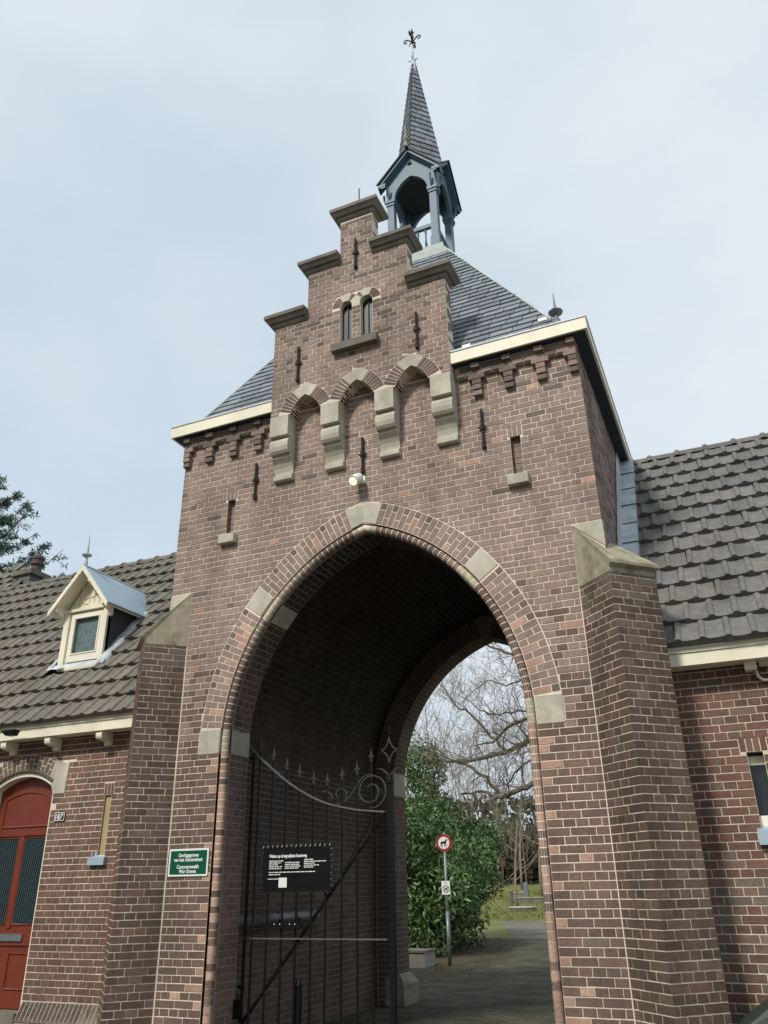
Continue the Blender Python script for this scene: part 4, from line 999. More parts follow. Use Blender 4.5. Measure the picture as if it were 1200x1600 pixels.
def tiled_roof(parent, x0, x1, pal, skip=None, limit=300):
    fr = Fr((0, EY, EZ), (1, 0, 0), (0, math.cos(SLOPE), math.sin(SLOPE)))
    slab = MB(); ylo = EY + .03
    slab.add([(x0, EY + .02, EZ - .03), (x1, EY + .02, EZ - .03), (x1, RIDGE_Y, RIDGE_Z - .03), (x0, RIDGE_Y, RIDGE_Z - .03), (x0, 2 * RIDGE_Y - EY, EZ - .03), (x1, 2 * RIDGE_Y - EY, EZ - .03), (x0, EY + .1, EZ - .15), (x1, EY + .1, EZ - .15)], [(0, 1, 2, 3), (3, 2, 5, 4)])
    roof = slab.build('roof', mat('roof_underlay', lin((84, 80, 74)), .9), parent)
    exp = .335; w = .215; rows = int(RL / exp + .6); items = []
    mass = MB()
    for r in range(rows):
        n = int((x1 - x0) / w) + 2
        for i in range(-1, n):
            u = x0 + (i + .5 + (.5 if r % 2 else 0)) * w
            if u - w / 2 < x0 - .08 or u + w / 2 > x1 + .08: continue
            v = r * exp - .03
            if skip and skip(u, v): continue
            P = fr.p(u, v + .15, 0); c = pick(pal, .07)
            if r > rows - 2 and v + .4 > RL: pass
            ok = inframe(P, 40) and fr.N.dot(CAM - P) > 0
            items.append(((CAM - P).length if ok else 999, u, v, c))
    items.sort()
    for i, (dd, u, v, c) in enumerate(items):
        me = random.choice(TILE_ME); mx_ = fr.mat(u, v + random.uniform(-.006, .006), random.uniform(-.003, .006)) @ Matrix.Rotation(random.uniform(-.025, .025), 4, 'Z') @ Matrix.Rotation(random.uniform(-.012, .012), 4, 'Y')
        if i < limit and dd < 900: link('roof_tile', me, None, roof, mx_, color=c)
        else:
            vv = [mx_ @ x.co for x in me.vertices]; mass.add(vv, [tuple(p.vertices) for p in me.polygons], c)
    if mass.f: mass.build('roof_tile_mass', M_tile, roof, kind='stuff')
    # ridge tiles
    n = int((x1 - x0) / .36)
    for i in range(n):
        xa = x0 + i * (x1 - x0) / n; xb = x0 + (i + 1) * (x1 - x0) / n + .03; m = MB(); k = 7; vs = []
        for x, r in ((xa, .125), (xa + .05, .125), (xa + .06, .105), (xb, .10)):
            vs += [(x, RIDGE_Y - r * math.cos(PI * j / (k - 1)), RIDGE_Z - .045 + r * math.sin(PI * j / (k - 1)) * .95) for j in range(k)]
        m.add(vs, [(a * k + j + 1, a * k + j, a * k + k + j, a * k + k + j + 1) for a in range(3) for j in range(k - 1)] + [tuple(range(k))], (1, 1, 1))
        o = m.build('ridge_tile', M_tile, roof); o.color = (*pick(pal, .1), 1)
    return roof
DX0, DX1, DYF = -5.27, -4.483, 1.07                         # dormer
def dorm_skip(u, v):
    y = EY + v * math.cos(SLOPE); 
    return DX0 + .02 < u < DX1 - .02 and DYF - .12 < y + .1 and y < 1.7
roofL = tiled_roof(left_wing, -10.6, -HW, LT_TILE, dorm_skip)
roofR = tiled_roof(right_wing, HW + .02, 7.6, RT_TILE)

# ---- lead flashing of the right roof against the gatehouse
fl = MB(); fr = Fr((0, EY, EZ), (1, 0, 0), (0, math.cos(SLOPE), math.sin(SLOPE)))
nseg = 9
fpart = None
for i in range(nseg):
    v0 = i * RL / nseg; v1 = (i + 1) * RL / nseg + .05; m = MB()
    a0, a1 = .105 - .004 * (i % 2), .085
    def pt(u, v, d): return fr.p(u, v, d)
    up0 = Vector((0, 0, .36))
    m.add([pt(HW + .01, v0, a0) + up0, pt(HW + .02, v0, a0), pt(HW + .19, v0, a0), pt(HW + .20, v0, .01), pt(HW + .01, v1, a1) + up0, pt(HW + .02, v1, a1), pt(HW + .19, v1, a1), pt(HW + .20, v1, 0)], [(0, 1, 5, 4), (1, 2, 6, 5), (2, 3, 7, 6)])
    m.build('lead_flashing', M_lead, roofR)

# ---- right wing wall
RW = Fr((0, WY, 0), (1, 0, 0))
rsl = (3.395, 3.525, 1.885, 2.50)
q = [(HW, 0), (7.5, 0), (7.5, 3.32), (HW, 3.32)]
rwall = MB().sheet(RW, [q, [(rsl[0], rsl[2]), (rsl[1], rsl[2]), (rsl[1], rsl[3]), (rsl[0], rsl[3])]], -.004).build('front_wall', M_mortar2, right_wing)
def col_r(u, v):
    if v < 1.5 and random.random() < .6: return pick(PAL_LOW if random.random() < .5 else PAL_DARK)
    return pick(PAL_RIGHT) if random.random() < .85 else pick(PAL_LOW)
rr2_ = [(rsl[0] - .05, rsl[1] + .046, rsl[3], rsl[3] + .135), (rsl[0], rsl[1], rsl[2], rsl[3]), (rsl[0] - .04, rsl[1] + .04, rsl[2] - .13, rsl[2])]
Bricks().wall(RW, 0, 3.32, lambda v: cut_spans([(2.6, 5.2)], v, rr2_), [], col_r).emit(rwall, limit=300)
lb = Bricks()
for i in range(4):
    x = rsl[0] - .05 + i * .0565; lb.add(RW, [(x + .005, rsl[3] + .005), (x + .052, rsl[3] + .005), (x + .052, rsl[3] + .132), (x + .005, rsl[3] + .132)], pick(PAL_RIGHT))
lb.emit(rwall, 'lintel_brick')
sw = MB(); sw.fbox(RW, rsl[0] - .02, rsl[1] + .02, rsl[2] - .02, rsl[3] + .02, -.16, -.14)
swo = sw.build('slit_window', M_glass, right_wing)
for a, b in (((rsl[0] - .02, rsl[2]), (rsl[0], rsl[3])), ((rsl[1], rsl[2]), (rsl[1] + .02, rsl[3]))):
    MB().fbox(RW, a[0], b[0], a[1], b[1], -.15, -.006).build('reveal', M_cream, swo)
MB().fbox(RW, rsl[0], rsl[1], rsl[3], rsl[3] + .02, -.15, -.006).build('reveal', M_mortar_dark, swo)
MB().fbox(RW, rsl[0], rsl[1], rsl[3] - .10, rsl[3] - .03, -.14, -.10).build('top_frame', M_cream, swo)
MB().fbox(RW, rsl[0] + .002, rsl[1] - .002, rsl[2] - .002, rsl[2] + .10, -.138, -.06).build('bottom_frame', M_white, swo)
sl = MB(); sl.add([RW.p(u, v, d) for u in (rsl[0] - .04, rsl[1] + .04) for v, d in ((rsl[2] - .13, -.01), (rsl[2] - .13, .06), (rsl[2] - .02, .06), (rsl[2] + .02, -.06))], [(1, 2, 6, 5), (2, 3, 7, 6), (0, 1, 5, 4), (0, 3, 2, 1), (4, 5, 6, 7)])
sl.build('lead_sill', M_zinc, swo)
for u0, u1, v0, v1 in ((HW, 7.5, 3.30, 3.33),): pass
MB().box((7.48, WY, 0), (7.5, 5.6, 3.3)).build('end_wall', M_bricktex, right_wing)
MB().add([(7.49, EY + .1, 3.3), (7.49, 2 * RIDGE_Y - EY - .1, 3.3), (7.49, RIDGE_Y, RIDGE_Z - .06)], [(0, 1, 2)]).build('end_gable', M_bricktex, right_wing)

def gutter(parent, x0, x1, brackets=()):
    g = MB().box((x0, .35, 3.254), (x1, .53, 3.27)).build('gutter', M_cream, parent)
    MB().box((x0, .325, 3.252), (x1, .35, 3.365)).build('fascia_board', M_cream, g)
    MB().box((x0, .312, 3.367), (x1, .35, 3.396)).build('moulding', M_cream, g)
    MB().box((x0, .302, 3.399), (x1, .35, 3.422)).build('moulding', M_cream, g)
    MB().tube([(x0, .298, 3.436), (x1, .298, 3.436)], .013, 8).build('gutter_lip', M_steel, g)
    MB().box((x0, .312, 3.424), (x1, .40, 3.43)).build('gutter_lining', M_lead, g)
    for x in brackets:
        m = MB(); m.slab(Fr((x - .045, WY, 0), (0, -1, 0)), [[(0, 3.10), (.04, 3.10), (.05, 3.12), (.05, 3.145), (.08, 3.15), (.17, 3.155), (.195, 3.17), (.205, 3.195), (.205, 3.23), (.195, 3.25), (0, 3.25)]], -.09, 0); m.build('gutter_bracket', M_cream, g)
    return g
gutR = gutter(right_wing, HW + .2, 7.6)
xb = [onY(x, y, .35).x for x, y in ((5, 1166), (74, 1156), (155, 1145))]
gutL = gutter(left_wing, -10.6, -HW - .2, xb + [xb[0] - .75, xb[0] - 1.5])

# floodlight, junction box and conduit under the right gutter
p = onY(1172, 1040, .5)
jb = MB().box((p.x - .05, .42, p.z - .05), (p.x + .05, WY - .004, p.z + .07)).build('junction_box', M_cream)
tag(jb, 'small cream junction box on the right wing wall under the gutter', 'junction box')
c_ = MB().tube([(p.x + .04, .5, p.z - .05), (p.x + .045, .5, p.z - .1), (p.x + .08, .51, p.z - .135), (p.x + .14, .515, p.z - .14), (p.x + .9, .515, p.z - .14)], .014, 8).build('conduit', M_cream, None, smooth=True)
tag(c_, 'cream conduit bending away from the junction box along the right wall', 'conduit')
c_ = MB().tube([(p.x + .075, .47, p.z + .02), (p.x + 1.1, .47, p.z + .02)], .048, 12).build('cable_housing', M_cream, None, smooth=True)
tag(c_, 'thick cream tube under the right gutter beside the junction box', 'tube')

# ---- left wing wall with door
DC, DW, DZ0 = -5.0, .51, .31
LW = Fr((0, WY, 0), (1, 0, 0))
DR = .835; DZS = 2.66; dcz = 2.88 - DR                       # segmental door arch, crown 2.88
def seg(r, x): return dcz + math.sqrt(r * r - (x - DC) ** 2)
lsl = (-3.672, -3.572, 1.875, 2.53)
darc = [(DC + DW - 2 * DW * i / 12, seg(DR, DC + DW - 2 * DW * i / 12)) for i in range(13)]
q = [(-10.5, 0), (DC - DW, 0), (DC - DW, seg(DR, DC - DW))] + darc[::-1][1:-1] + [(DC + DW, seg(DR, DC + DW)), (DC + DW, 0), (-HW, 0), (-HW, 3.32), (-10.5, 3.32)]
lwall = MB().sheet(LW, [q, [(lsl[0], lsl[2]), (lsl[1], lsl[2]), (lsl[1], lsl[3]), (lsl[0], lsl[3])]], -.004).build('front_wall', M_mortar, left_wing)
def dclip(poly):
    mu = sum(p_[0] for p_ in poly) / len(poly); mv = sum(p_[1] for p_ in poly) / len(poly)
    poly = rect_out(DC - DW, DC + DW, 0, 2.70)(poly)
    if not poly: return None
    for s in (1, -1):
        a, b = sorted((DC + s * (DW - .09), DC + s * (DW + .185)))
        poly = rect_out(a, b, 2.585, 2.985)(poly)
        if not poly: return None
    if abs(mu - DC) < DW + .05:
        R = DR + .205; ds = [math.hypot(x - DC, y - dcz) for x, y in poly]
        if max(ds) <= R and mv > 2.3: return None
        if min(ds) < R and mv > 2.3:
            an = math.atan2(mv - dcz, mu - DC); n = (math.cos(an), math.sin(an)); return clip_half(poly, n, n[0] * DC + n[1] * dcz + R)
    return poly
Bricks().wall(LW, .40, 3.32, lambda v: cut_spans([(-6.9, -2.7)], v, [(lsl[0] - .02, lsl[1] + .027, lsl[3], lsl[3] + .135), (lsl[0], lsl[1], lsl[2], lsl[3]), (lsl[0] - .09, lsl[1] + .045, lsl[2] - .105, lsl[2]), (DC - DW, DC + DW, 0, 2.60)]), [dclip], lambda u, v: pick(PAL_LEFT)).emit(lwall, limit=300)
lb = Bricks()
for i in range(3):
    x = lsl[0] - .02 + i * .049; lb.add(LW, [(x + .004, lsl[3] + .004), (x + .045, lsl[3] + .004), (x + .045, lsl[3] + .132), (x + .004, lsl[3] + .132)], pick(PAL_LEFT))
lb.emit(lwall, 'lintel_brick')
# door arch
db = Bricks(); n = 15; t0 = math.asin((DW - .03) / DR); 
for i in range(n):
    a = -t0 * .96 + 2 * t0 * .96 * i / n; b = -t0 * .96 + 2 * t0 * .96 * (i + 1) / n
    def pq(r, t): return (DC + r * math.sin(t), dcz + r * math.cos(t))
    sp_ = DR + .05 + (.05 if i % 2 else .1)
    for r0, r1 in ((DR + .035, sp_ - .005), (sp_ + .005, DR + .20)):
        g_ = .005
        db.add(LW, [pq(r0, b - g_ / r0), pq(r0, a + g_ / r0), pq(r1, a + g_ / r1), pq(r1, b - g_ / r1)][::-1], pick(PAL_LOW if random.random() < .7 else PAL_DARK))
db.emit(lwall, 'door_voussoir')
for i in range(16):                                          # row of small rounded bricks below the voussoirs
    a = -t0 * .98 + 2 * t0 * .98 * i / 16; b = a + 2 * t0 * .98 / 16
    m = MB().tube([(DC + (DR + .012) * math.sin(a + .004), WY - .004, dcz + (DR + .012) * math.cos(a + .004)), (DC + (DR + .012) * math.sin(b - .004), WY - .004, dcz + (DR + .012) * math.cos(b - .004))], .022, 8, (1, 1, 1))
    o = m.build('roll_brick', M_brick, lwall); o.color = (*pick(PAL_DARK), 1)
for s in (1, -1):
    qs = [(DC + s * (DW - .002), 2.59), (DC + s * (DW + .18), 2.59), (DC + s * (DW + .20), 2.93), (DC + s * (DW - .03), 3.005), (DC + s * (DW - .09), 2.80)]
    MB().slab(LW, [qs if s > 0 else qs[::-1]], -.06, .006).build('springer_stone', M_stone, lwall)
# plinth course with sloping top under the wall
pc = Bricks()
x = -6.9
plin = MB(); plin.add([(-10.5, WY - .085, 0), (DC - DW - .02, WY - .085, 0), (DC - DW - .02, WY - .085, .24), (-10.5, WY - .085, .24), (-10.5, WY, .41), (DC - DW - .02, WY, .41)], [(0, 1, 2, 3), (3, 2, 5, 4)])
plin.add([(DC + DW + .02, WY - .085, 0), (-HW, WY - .085, 0), (-HW, WY - .085, .24), (DC + DW + .02, WY - .085, .24), (DC + DW + .02, WY, .41), (-HW, WY, .41)], [(0, 1, 2, 3), (3, 2, 5, 4)])
frp = Fr((0, WY - .085, .24), (1, 0, 0), (0, .085, .17)); 
plo = plin.build('plinth', M_mortar_dark, left_wing, kind='stuff')
while x < -2.7:
    if not (DC - DW - .06 < x < DC + DW + .02):
        pc.add(frp, [(x + .004, -.02), (x + .058, -.02), (x + .058, .185), (x + .004, .185)], pick(PAL_DARK))
    x += .0625
pc.emit(plo, 'plinth_brick', 60)
pc = Bricks().wall(Fr((0, WY - .085, 0), (1, 0, 0)), 0, .22, lambda v: [(-6.9, DC - DW - .03), (DC + DW + .03, -2.7)], [], lambda u, v: pick(PAL_DARK)); pc.emit(plo, limit=100)
# slit window left
ws = MB().fbox(LW, lsl[0] - .02, lsl[1] + .02, lsl[2] - .02, lsl[3] + .02, -.13, -.11).build('slit_window', M_glass, left_wing)
MB().fbox(LW, lsl[0], lsl[1], lsl[2], lsl[3] - .012, -.108, -.028).build('panel', mat('ochre_panel', lin((168, 154, 112)), .6, noise=.06, nscale=5), ws)
MB().fbox(LW, lsl[0] - .02, lsl[0], lsl[2], lsl[3], -.11, -.006).build('reveal', M_mortar_dark, ws); MB().fbox(LW, lsl[1], lsl[1] + .02, lsl[2], lsl[3], -.11, -.006).build('reveal', M_stone, ws)
MB().fbox(LW, lsl[0], lsl[1], lsl[3], lsl[3] + .02, -.11, -.006).build('reveal', M_mortar_dark, ws)
sl = MB(); a, b, zz = lsl[0] - .09, lsl[1] + .045, lsl[2]
sl.add([LW.p(u, v, d) for u in (a, b) for v, d in ((zz - .105, -.01), (zz - .105, .05), (zz - .03, .05), (zz + .01, -.06))], [(1, 2, 6, 5), (2, 3, 7, 6), (0, 1, 5, 4), (0, 3, 2, 1), (4, 5, 6, 7)]); sl.build('zinc_sill', M_zinc, ws)
MB().fbox(LW, lsl[0] - .035, lsl[0] - .002, zz - .03, zz + .035, -.02, .004).build('sill_upstand', M_zinc, ws)

# ---- the red door
dr = MB(); ow = DW - .035
def dpoly(w_, z0, drop): return [(DC - w_, z0), (DC + w_, z0)] + [(DC + w_ - 2 * w_ * i / 10, seg(DR, DC + w_ - 2 * w_ * i / 10) - drop) for i in range(11)]
DF = Fr((0, WY + .13, 0), (1, 0, 0))
door = MB().slab(DF, [dpoly(DW - .03, DZ0, .06)], -.05, 0).build('door', M_red, left_wing)
fo = dpoly(DW, DZ0 - .02, .0); fi = dpoly(DW - .028, DZ0 - .05, .055)
fpts = [(DC + DW, DZ0)] + [(DC + DW - 2 * DW * i / 14, seg(DR, DC + DW - 2 * DW * i / 14) - .003) for i in range(15)] + [(DC - DW, DZ0), (DC - DW + .02, DZ0)] + [(DC - DW + .02 + 2 * (DW - .02) * i / 14, seg(DR, DC - DW + .02 + 2 * (DW - .02) * i / 14) - .055) for i in range(15)] + [(DC + DW - .02, DZ0)]
MB().slab(LW, [fpts], -.15, -.012).build('door_frame', M_cream, door)
def frame_mould(x0, x1, z0, z1, top=None, r=.016):
    m = MB(); pts = [(x0, z0), (x1, z0), (x1, z1)] + ([] if not top else [(x1 + (x0 - x1) * i / 8, top(x1 + (x0 - x1) * i / 8)) for i in range(1, 8)]) + [(x0, z1), (x0, z0)]
    m.tube([DF.p(u, v, .0) for u, v in pts], r, 5); return m.build('panel_moulding', M_red, door)
tp = lambda x: seg(DR, x) - .23
for s in (1, -1):
    xa, xb_ = sorted((DC + s * .055, DC + s * .40))
    MB().slab(DF, [[(xa, 1.165), (xb_, 1.165), (xb_, 2.10), (xa, 2.10)]], -.03, .003).build('door_pane', M_glass, door)
    gr = MB()
    for k in range(-26, 30):                                  # diagonal lattice in front of the glass
        for sg in (1, -1):
            c0 = 1.165 + k * .055; pts = []
            for u in (xa, xb_):
                pts.append((u, c0 + sg * 1.7 * (u - xa)))
            (u0, v0), (u1, v1) = pts
            seg_ = []
            lo, hi = 1.168, 2.097
            if abs(v1 - v0) < 1e-6: continue
            ts = sorted(((lo - v0) / (v1 - v0), (hi - v0) / (v1 - v0))); ta, tb = max(0, ts[0]), min(1, ts[1])
            if tb - ta < .03: continue
            gr.tube([DF.p(u0 + (u1 - u0) * ta, v0 + (v1 - v0) * ta, .008), DF.p(u0 + (u1 - u0) * tb, v0 + (v1 - v0) * tb, .008)], .0028, 4)
    gr.build('lattice', mat('lattice_metal', lin((88, 108, 112)), .5, .4), door, kind='stuff')
    frame_mould(xa - .008, xb_ + .008, 1.157, 2.108)
    frame_mould(xa + .02, xb_ - .02, .50, .86)
frame_mould(DC - .38, DC + .38, 2.24, tp(DC + .38), tp)
MB().fbox(DF, DC - .43, DC + .43, 2.135, 2.175, 0, .018).build('door_rail', M_red, door); MB().fbox(DF, DC - .43, DC + .43, .94, .965, 0, .02).build('door_rail', M_red, door)
MB().fbox(DF, DC - .035, DC + .035, 1.12, 2.13, 0, .014).build('door_stile', M_red, door)
MB().fbox(DF, DC - .16, DC + .25, .985, 1.06, 0, .02).build('letter_slot', M_steel, door)
MB().box((DC - DW - .02, WY - .10, 0), (DC + DW + .02, WY + .2, .30)).build('door_step', M_coping, left_wing)

# ---- dormer on the left roof
dm = MB(); zb, zt = 4.30, 5.16; XC = (DX0 + DX1) / 2
DFm = Fr((0, DYF, 0), (1, 0, 0))
wx0, wx1, wz0, wz1 = -5.06, -4.63, 4.535, 5.045
dfront = MB().slab(DFm, [[(DX0, zb), (DX1, zb), (DX1, zt), (DX0, zt)], [(wx0, wz0), (wx1, wz0), (wx1, wz1), (wx0, wz1)]], -.05, 0).build('dormer', M_cream, left_wing)
MB().slab(DFm, [[(wx0, wz0), (wx1, wz0), (wx1, wz1), (wx0, wz1)]], -.04, -.03).build('window_pane', M_frost, dfront)
fw = .085
MB().slab(DFm, [[(wx0 - fw, wz0 - .12), (wx1 + fw, wz0 - .12), (wx1 + fw, wz1 + .07), (wx0 - fw, wz1 + .07)], [(wx0, wz0), (wx1, wz0), (wx1, wz1), (wx0, wz1)]], -.02, .022).build('window_frame', M_white, dfront)
MB().slab(DFm, [[(wx0 - .018, wz0 - .018), (wx1 + .018, wz0 - .018), (wx1 + .018, wz1 + .018), (wx0 - .018, wz1 + .018)], [(wx0, wz0), (wx1, wz0), (wx1, wz1), (wx0, wz1)]], .02, .032).build('sash', M_white, dfront)
MB().fbox(DFm, DX0, DX0 + .095, zb, zt, 0, .035).build('corner_board', M_cream, dfront); MB().fbox(DFm, DX1 - .075, DX1, zb, zt, 0, .035).build('corner_board', M_cream, dfront)
MB().fbox(DFm, DX0 - .02, DX1 + .03, zt - .01, zt + .03, -.02, .055).build('cornice_moulding', M_cream, dfront)
apz, evz, hwd, fy = 5.80, 5.15, .545, .85
MB().slab(DFm, [[(DX0 + .02, zt + .03), (DX1 - .02, zt + .03), (XC, apz - .10)]], -.03, .0).build('gable_board', M_cream, dfront)
for i, r_ in enumerate((.05, .08, .11)):
    pts = [DFm.p(XC + (1 if i % 2 else -1) * (.03 + r_ * 1.2 * math.sin(t)), zt + .10 + .09 * i + r_ * (1 - math.cos(t)), .006) for t in [k * .5 for k in range(8)]]
    MB().tube(pts, .011, 5).build('carved_scroll', M_cream, dfront)
for k in range(-3, 4):
    x = XC + k * .09; h_ = (apz - .14 - zt) * (1 - abs(k * .09) / .39)
    if h_ > .08: MB().fbox(DFm, x - .003, x + .003, zt + .03, zt + h_, 0, .006).build('board_joint', M_mortar2, dfront)
def roof_y(z): return EY + (z - EZ) / math.tan(SLOPE)
for s in (1, -1):
    ex = XC + s * hwd; v = [(XC, fy, apz), (ex, fy, evz), (ex, roof_y(evz) + .05, evz), (XC, roof_y(apz) + .05, apz)]
    nrm = Vector((s * (apz - evz), 0, hwd)).normalized() * .03
    v2 = [(a_ - nrm.x, b_, c_2 - nrm.z) for a_, b_, c_2 in v]
    f = [(0, 1, 2, 3), (7, 6, 5, 4), (0, 4, 5, 1), (1, 5, 6, 2)]
    MB().add(v + v2, f if s > 0 else [tuple(reversed(t)) for t in f]).build('zinc_roof', M_zinc, dfront)
    v3 = [(a_ - nrm.x * 1.1, b_ + .02, c_2 - nrm.z * 1.1) for a_, b_, c_2 in v]; v4 = [(a_ - nrm.x * 1.7, b_ + .02, c_2 - nrm.z * 1.7) for a_, b_, c_2 in v]
    MB().add(v3 + v4, f if s > 0 else [tuple(reversed(t)) for t in f]).build('soffit_board', M_cream, dfront)
    d = Vector((s * hwd, evz - apz)).normalized(); 
    bf = Fr((0, fy, 0), (1, 0, 0))
    q = [(XC, apz - .01), (ex, evz - .01), (ex - s * .012, evz - .075), (XC, apz - .10)]
    MB().slab(bf, [q if s < 0 else q[::-1]], -.03, .008).build('barge_board', M_cream, dfront)
    for t in (.22, .8):
        bx, bz = XC + s * hwd * t, apz + (evz - apz) * t - .11
        if t < .3 and s < 0: continue
        MB().slab(Fr((bx - .03, DYF, 0), (0, -1, 0)), [[(0, bz - .16), (.03, bz - .15), (.05, bz - .09), (.10, bz - .06), (.15, bz - .045), (.19, bz - .02), (.19, bz + .04), (0, bz + .06)]], -.06, 0).build('bracket', M_cream, dfront)
    # cheeks
    cx = DX1 if s > 0 else DX0
    pz0, pz1 = zb, zt + .02
    MB().add([(cx, DYF + .002, zb - .02), (cx, DYF + .002, pz1), (cx, roof_y(pz1) + .05, pz1)], [(0, 2, 1) if s > 0 else (0, 1, 2)]).build('cheek', M_zincdark, dfront)
    # flashing strip beside the cheek
    fr_ = Fr((0, EY, EZ), (1, 0, 0), (0, math.cos(SLOPE), math.sin(SLOPE)))
    v_0 = (DYF - EY) / math.cos(SLOPE) - .06; v_1 = (roof_y(pz1) - EY) / math.cos(SLOPE) + .05
    m = MB(); w0 = cx + s * .005; w1 = cx + s * .11; k = 7
    vs = [fr_.p(u, v_0 + (v_1 - v_0) * i / k, d_ + .012 * (i % 2)) for i in range(k + 1) for u, d_ in ((w0, .085), (w1, .062), (w1 + s * .01, .02))]
    f = [(3 * i + j, 3 * i + j + 1, 3 * i + j + 4, 3 * i + j + 3) for i in range(k) for j in range(2)]
    m.add(vs, f if s > 0 else [tuple(reversed(t)) for t in f]); m.build('lead_flashing', M_lead, dfront, smooth=True)
fr_ = Fr((0, EY, EZ), (1, 0, 0), (0, math.cos(SLOPE), math.sin(SLOPE)))
m = MB(); v0 = (DYF - EY) / math.cos(SLOPE); k = 10
vs = [fr_.p(DX0 - .11 + (DX1 - DX0 + .22) * i / k, v, d) for i in range(k + 1) for v, d in ((v0 - .10, .06 + .012 * (i % 2)), (v0 - .02, .075))]
m.add(vs, [(2 * i, 2 * i + 2, 2 * i + 3, 2 * i + 1) for i in range(k)]); m.build('lead_apron', M_lead, dfront, smooth=True)
MB().lathe((XC, fy + .03, apz - .03), [(.03, 0), (.028, .07), (.02, .12), (.02, .15), (.07, .165), (.075, .18), (.02, .20), (.022, .26), (.014, .36), (.003, .50)], 10).build('finial', M_lead, dfront)

# ---- chimney and the cross roof behind the left ridge
YC = 3.35
pa = onY(24, 894, YC); pb = onY(49, 889, YC)
chm = MB().box((pa.x, YC, 5.4), (pb.x, YC + .42, pa.z - .1)).build('chimney', brick_tex('grey_brick', lin((96, 92, 90)), lin((84, 80, 80)), lin((124, 120, 116))), left_wing)
MB().box((pa.x - .05, YC - .05, pa.z - .1), (pb.x + .05, YC + .47, pa.z)).build('chimney_cap', M_coping, chm)
cxm = (pa.x + pb.x) / 2 + .1
MB().lathe((cxm, YC + .22, pa.z), [(.10, 0), (.095, .16), (.13, .17), (.13, .21), (.115, .22), (.115, .27), (.13, .28), (.13, .33), (.08, .38), (.04, .40), (.04, .43)], 12).build('chimney_pot', M_terra, chm)
# hipped cross roof to the left
A_, B_, C_, D_ = onY(-30, 884, 3.9), onY(0, 893, 3.9), onY(34, 919, 3.3), onY(-30, 935, 3.1)
MB().add([A_, B_, C_, D_, A_ + Vector((0, 3, -1.5)), B_ + Vector((.5, 3, -1.5)), D_ + Vector((0, 0, -2)), C_ + Vector((0, 0, -2))], [(3, 2, 1, 0), (0, 1, 5, 4), (6, 7, 2, 3), (1, 2, 7, 5)]).build('cross_roof', mat('far_tiles', lin((110, 105, 98)), .85, noise=.3, nscale=9, bump=.8, bscale=8), left_wing)
e1 = (C_ - D_); e2 = (A_ - D_)
cfr = Fr(D_ + Vector((0, -.02, .03)), e1, e2 - e1 * (e2.dot(e1) / e1.length_squared))
for j in range(4):
    for i in range(8):
        u = (i + .5 * (j % 2)) * .215 + .3; v = j * .25
        if u < e1.length * (1 - .55 * v / e2.length) - .05: link('roof_tile', TILE_ME[0], None, left_wing, cfr.mat(u, v), color=pick(LT_TILE))
MB().box((-10.6, 5.6, 0), (-HW, 5.65, 3.4)).build('rear_wall', M_bricktex, left_wing)
MB().add([(-10.55, EY + .1, 3.3), (-10.55, RIDGE_Y, RIDGE_Z - .06), (-10.55, 2 * RIDGE_Y - EY - .1, 3.3)], [(0, 1, 2)]).build('end_gable', M_bricktex, left_wing)
MB().box((-10.55, WY, 0), (-10.5, 5.6, 3.3)).build('end_wall', M_bricktex, left_wing)
MB().box((HW + .1, 5.6, 0), (7.5, 5.65, 3.4)).build('rear_wall', M_bricktex, right_wing)
# small dark lamp on the left gutter board
p = onY(22, 1146, .24)
tag(MB().add([(p.x - .13, .14, p.z + .03), (p.x + .10, .14, p.z + .03), (p.x + .10, .243, p.z + .03), (p.x - .13, .243, p.z + .03), (p.x - .06, .16, p.z - .035), (p.x + .06, .16, p.z - .035), (p.x + .06, .243, p.z - .035), (p.x - .06, .243, p.z - .035)],
    [(0, 1, 2, 3), (7, 6, 5, 4), (0, 4, 5, 1), (1, 5, 6, 2), (2, 6, 7, 3), (3, 7, 4, 0)]).build('porch_lamp', M_black), 'small dark lamp fixed to the cream gutter board above the red door', 'lamp')

# ================================================================== signs
def text_mesh(name, body, size, fr, u, v, d, mat_, parent, align='LEFT', bold=.0, sx=1.0, depth=.001, shear=0.):
    cu = bpy.data.curves.new(name, 'FONT'); cu.body = body; cu.size = size; cu.align_x = align; cu.offset = bold; cu.extrude = depth; cu.resolution_u = 3
    ob = bpy.data.objects.new(name, cu); COL.objects.link(ob)
    me = bpy.data.meshes.new_from_object(ob.evaluated_get(bpy.context.evaluated_depsgraph_get())); bpy.data.objects.remove(ob); bpy.data.curves.remove(cu)
    me.name = name
    for x in me.vertices: x.co.x *= sx
    return link(name, me, mat_, parent, fr.mat(u, v, d))
def rrect(x0, x1, z0, z1, r, n=4):
    out = []
    for cx, cz, a in ((x1 - r, z0 + r, -PI / 2), (x1 - r, z1 - r, 0), (x0 + r, z1 - r, PI / 2), (x0 + r, z0 + r, PI)):
        out += [(cx + r * math.cos(a + PI / 2 * i / n), cz + r * math.sin(a + PI / 2 * i / n)) for i in range(n + 1)]
    return out
sx0, sx1, sz0, sz1 = -2.215, -1.735, 1.62, 1.876
SG = Fr((0, -.006, 0), (1, 0, 0))
sg = thing('war_graves_sign', 'green plate with white border and white lettering on the brick left of the archway', 'sign', (-1.975, -.006, 1.62))
MB().slab(SG, [rrect(sx0, sx1, sz0, sz1, .012)], 0, .006).build('sign_plate', M_signw, sg)
MB().slab(SG, [rrect(sx0 + .018, sx1 - .018, sz0 + .018, sz1 - .018, .008)], .0062, .008).build('sign_face', M_green, sg)
mx_ = (sx0 + sx1) / 2
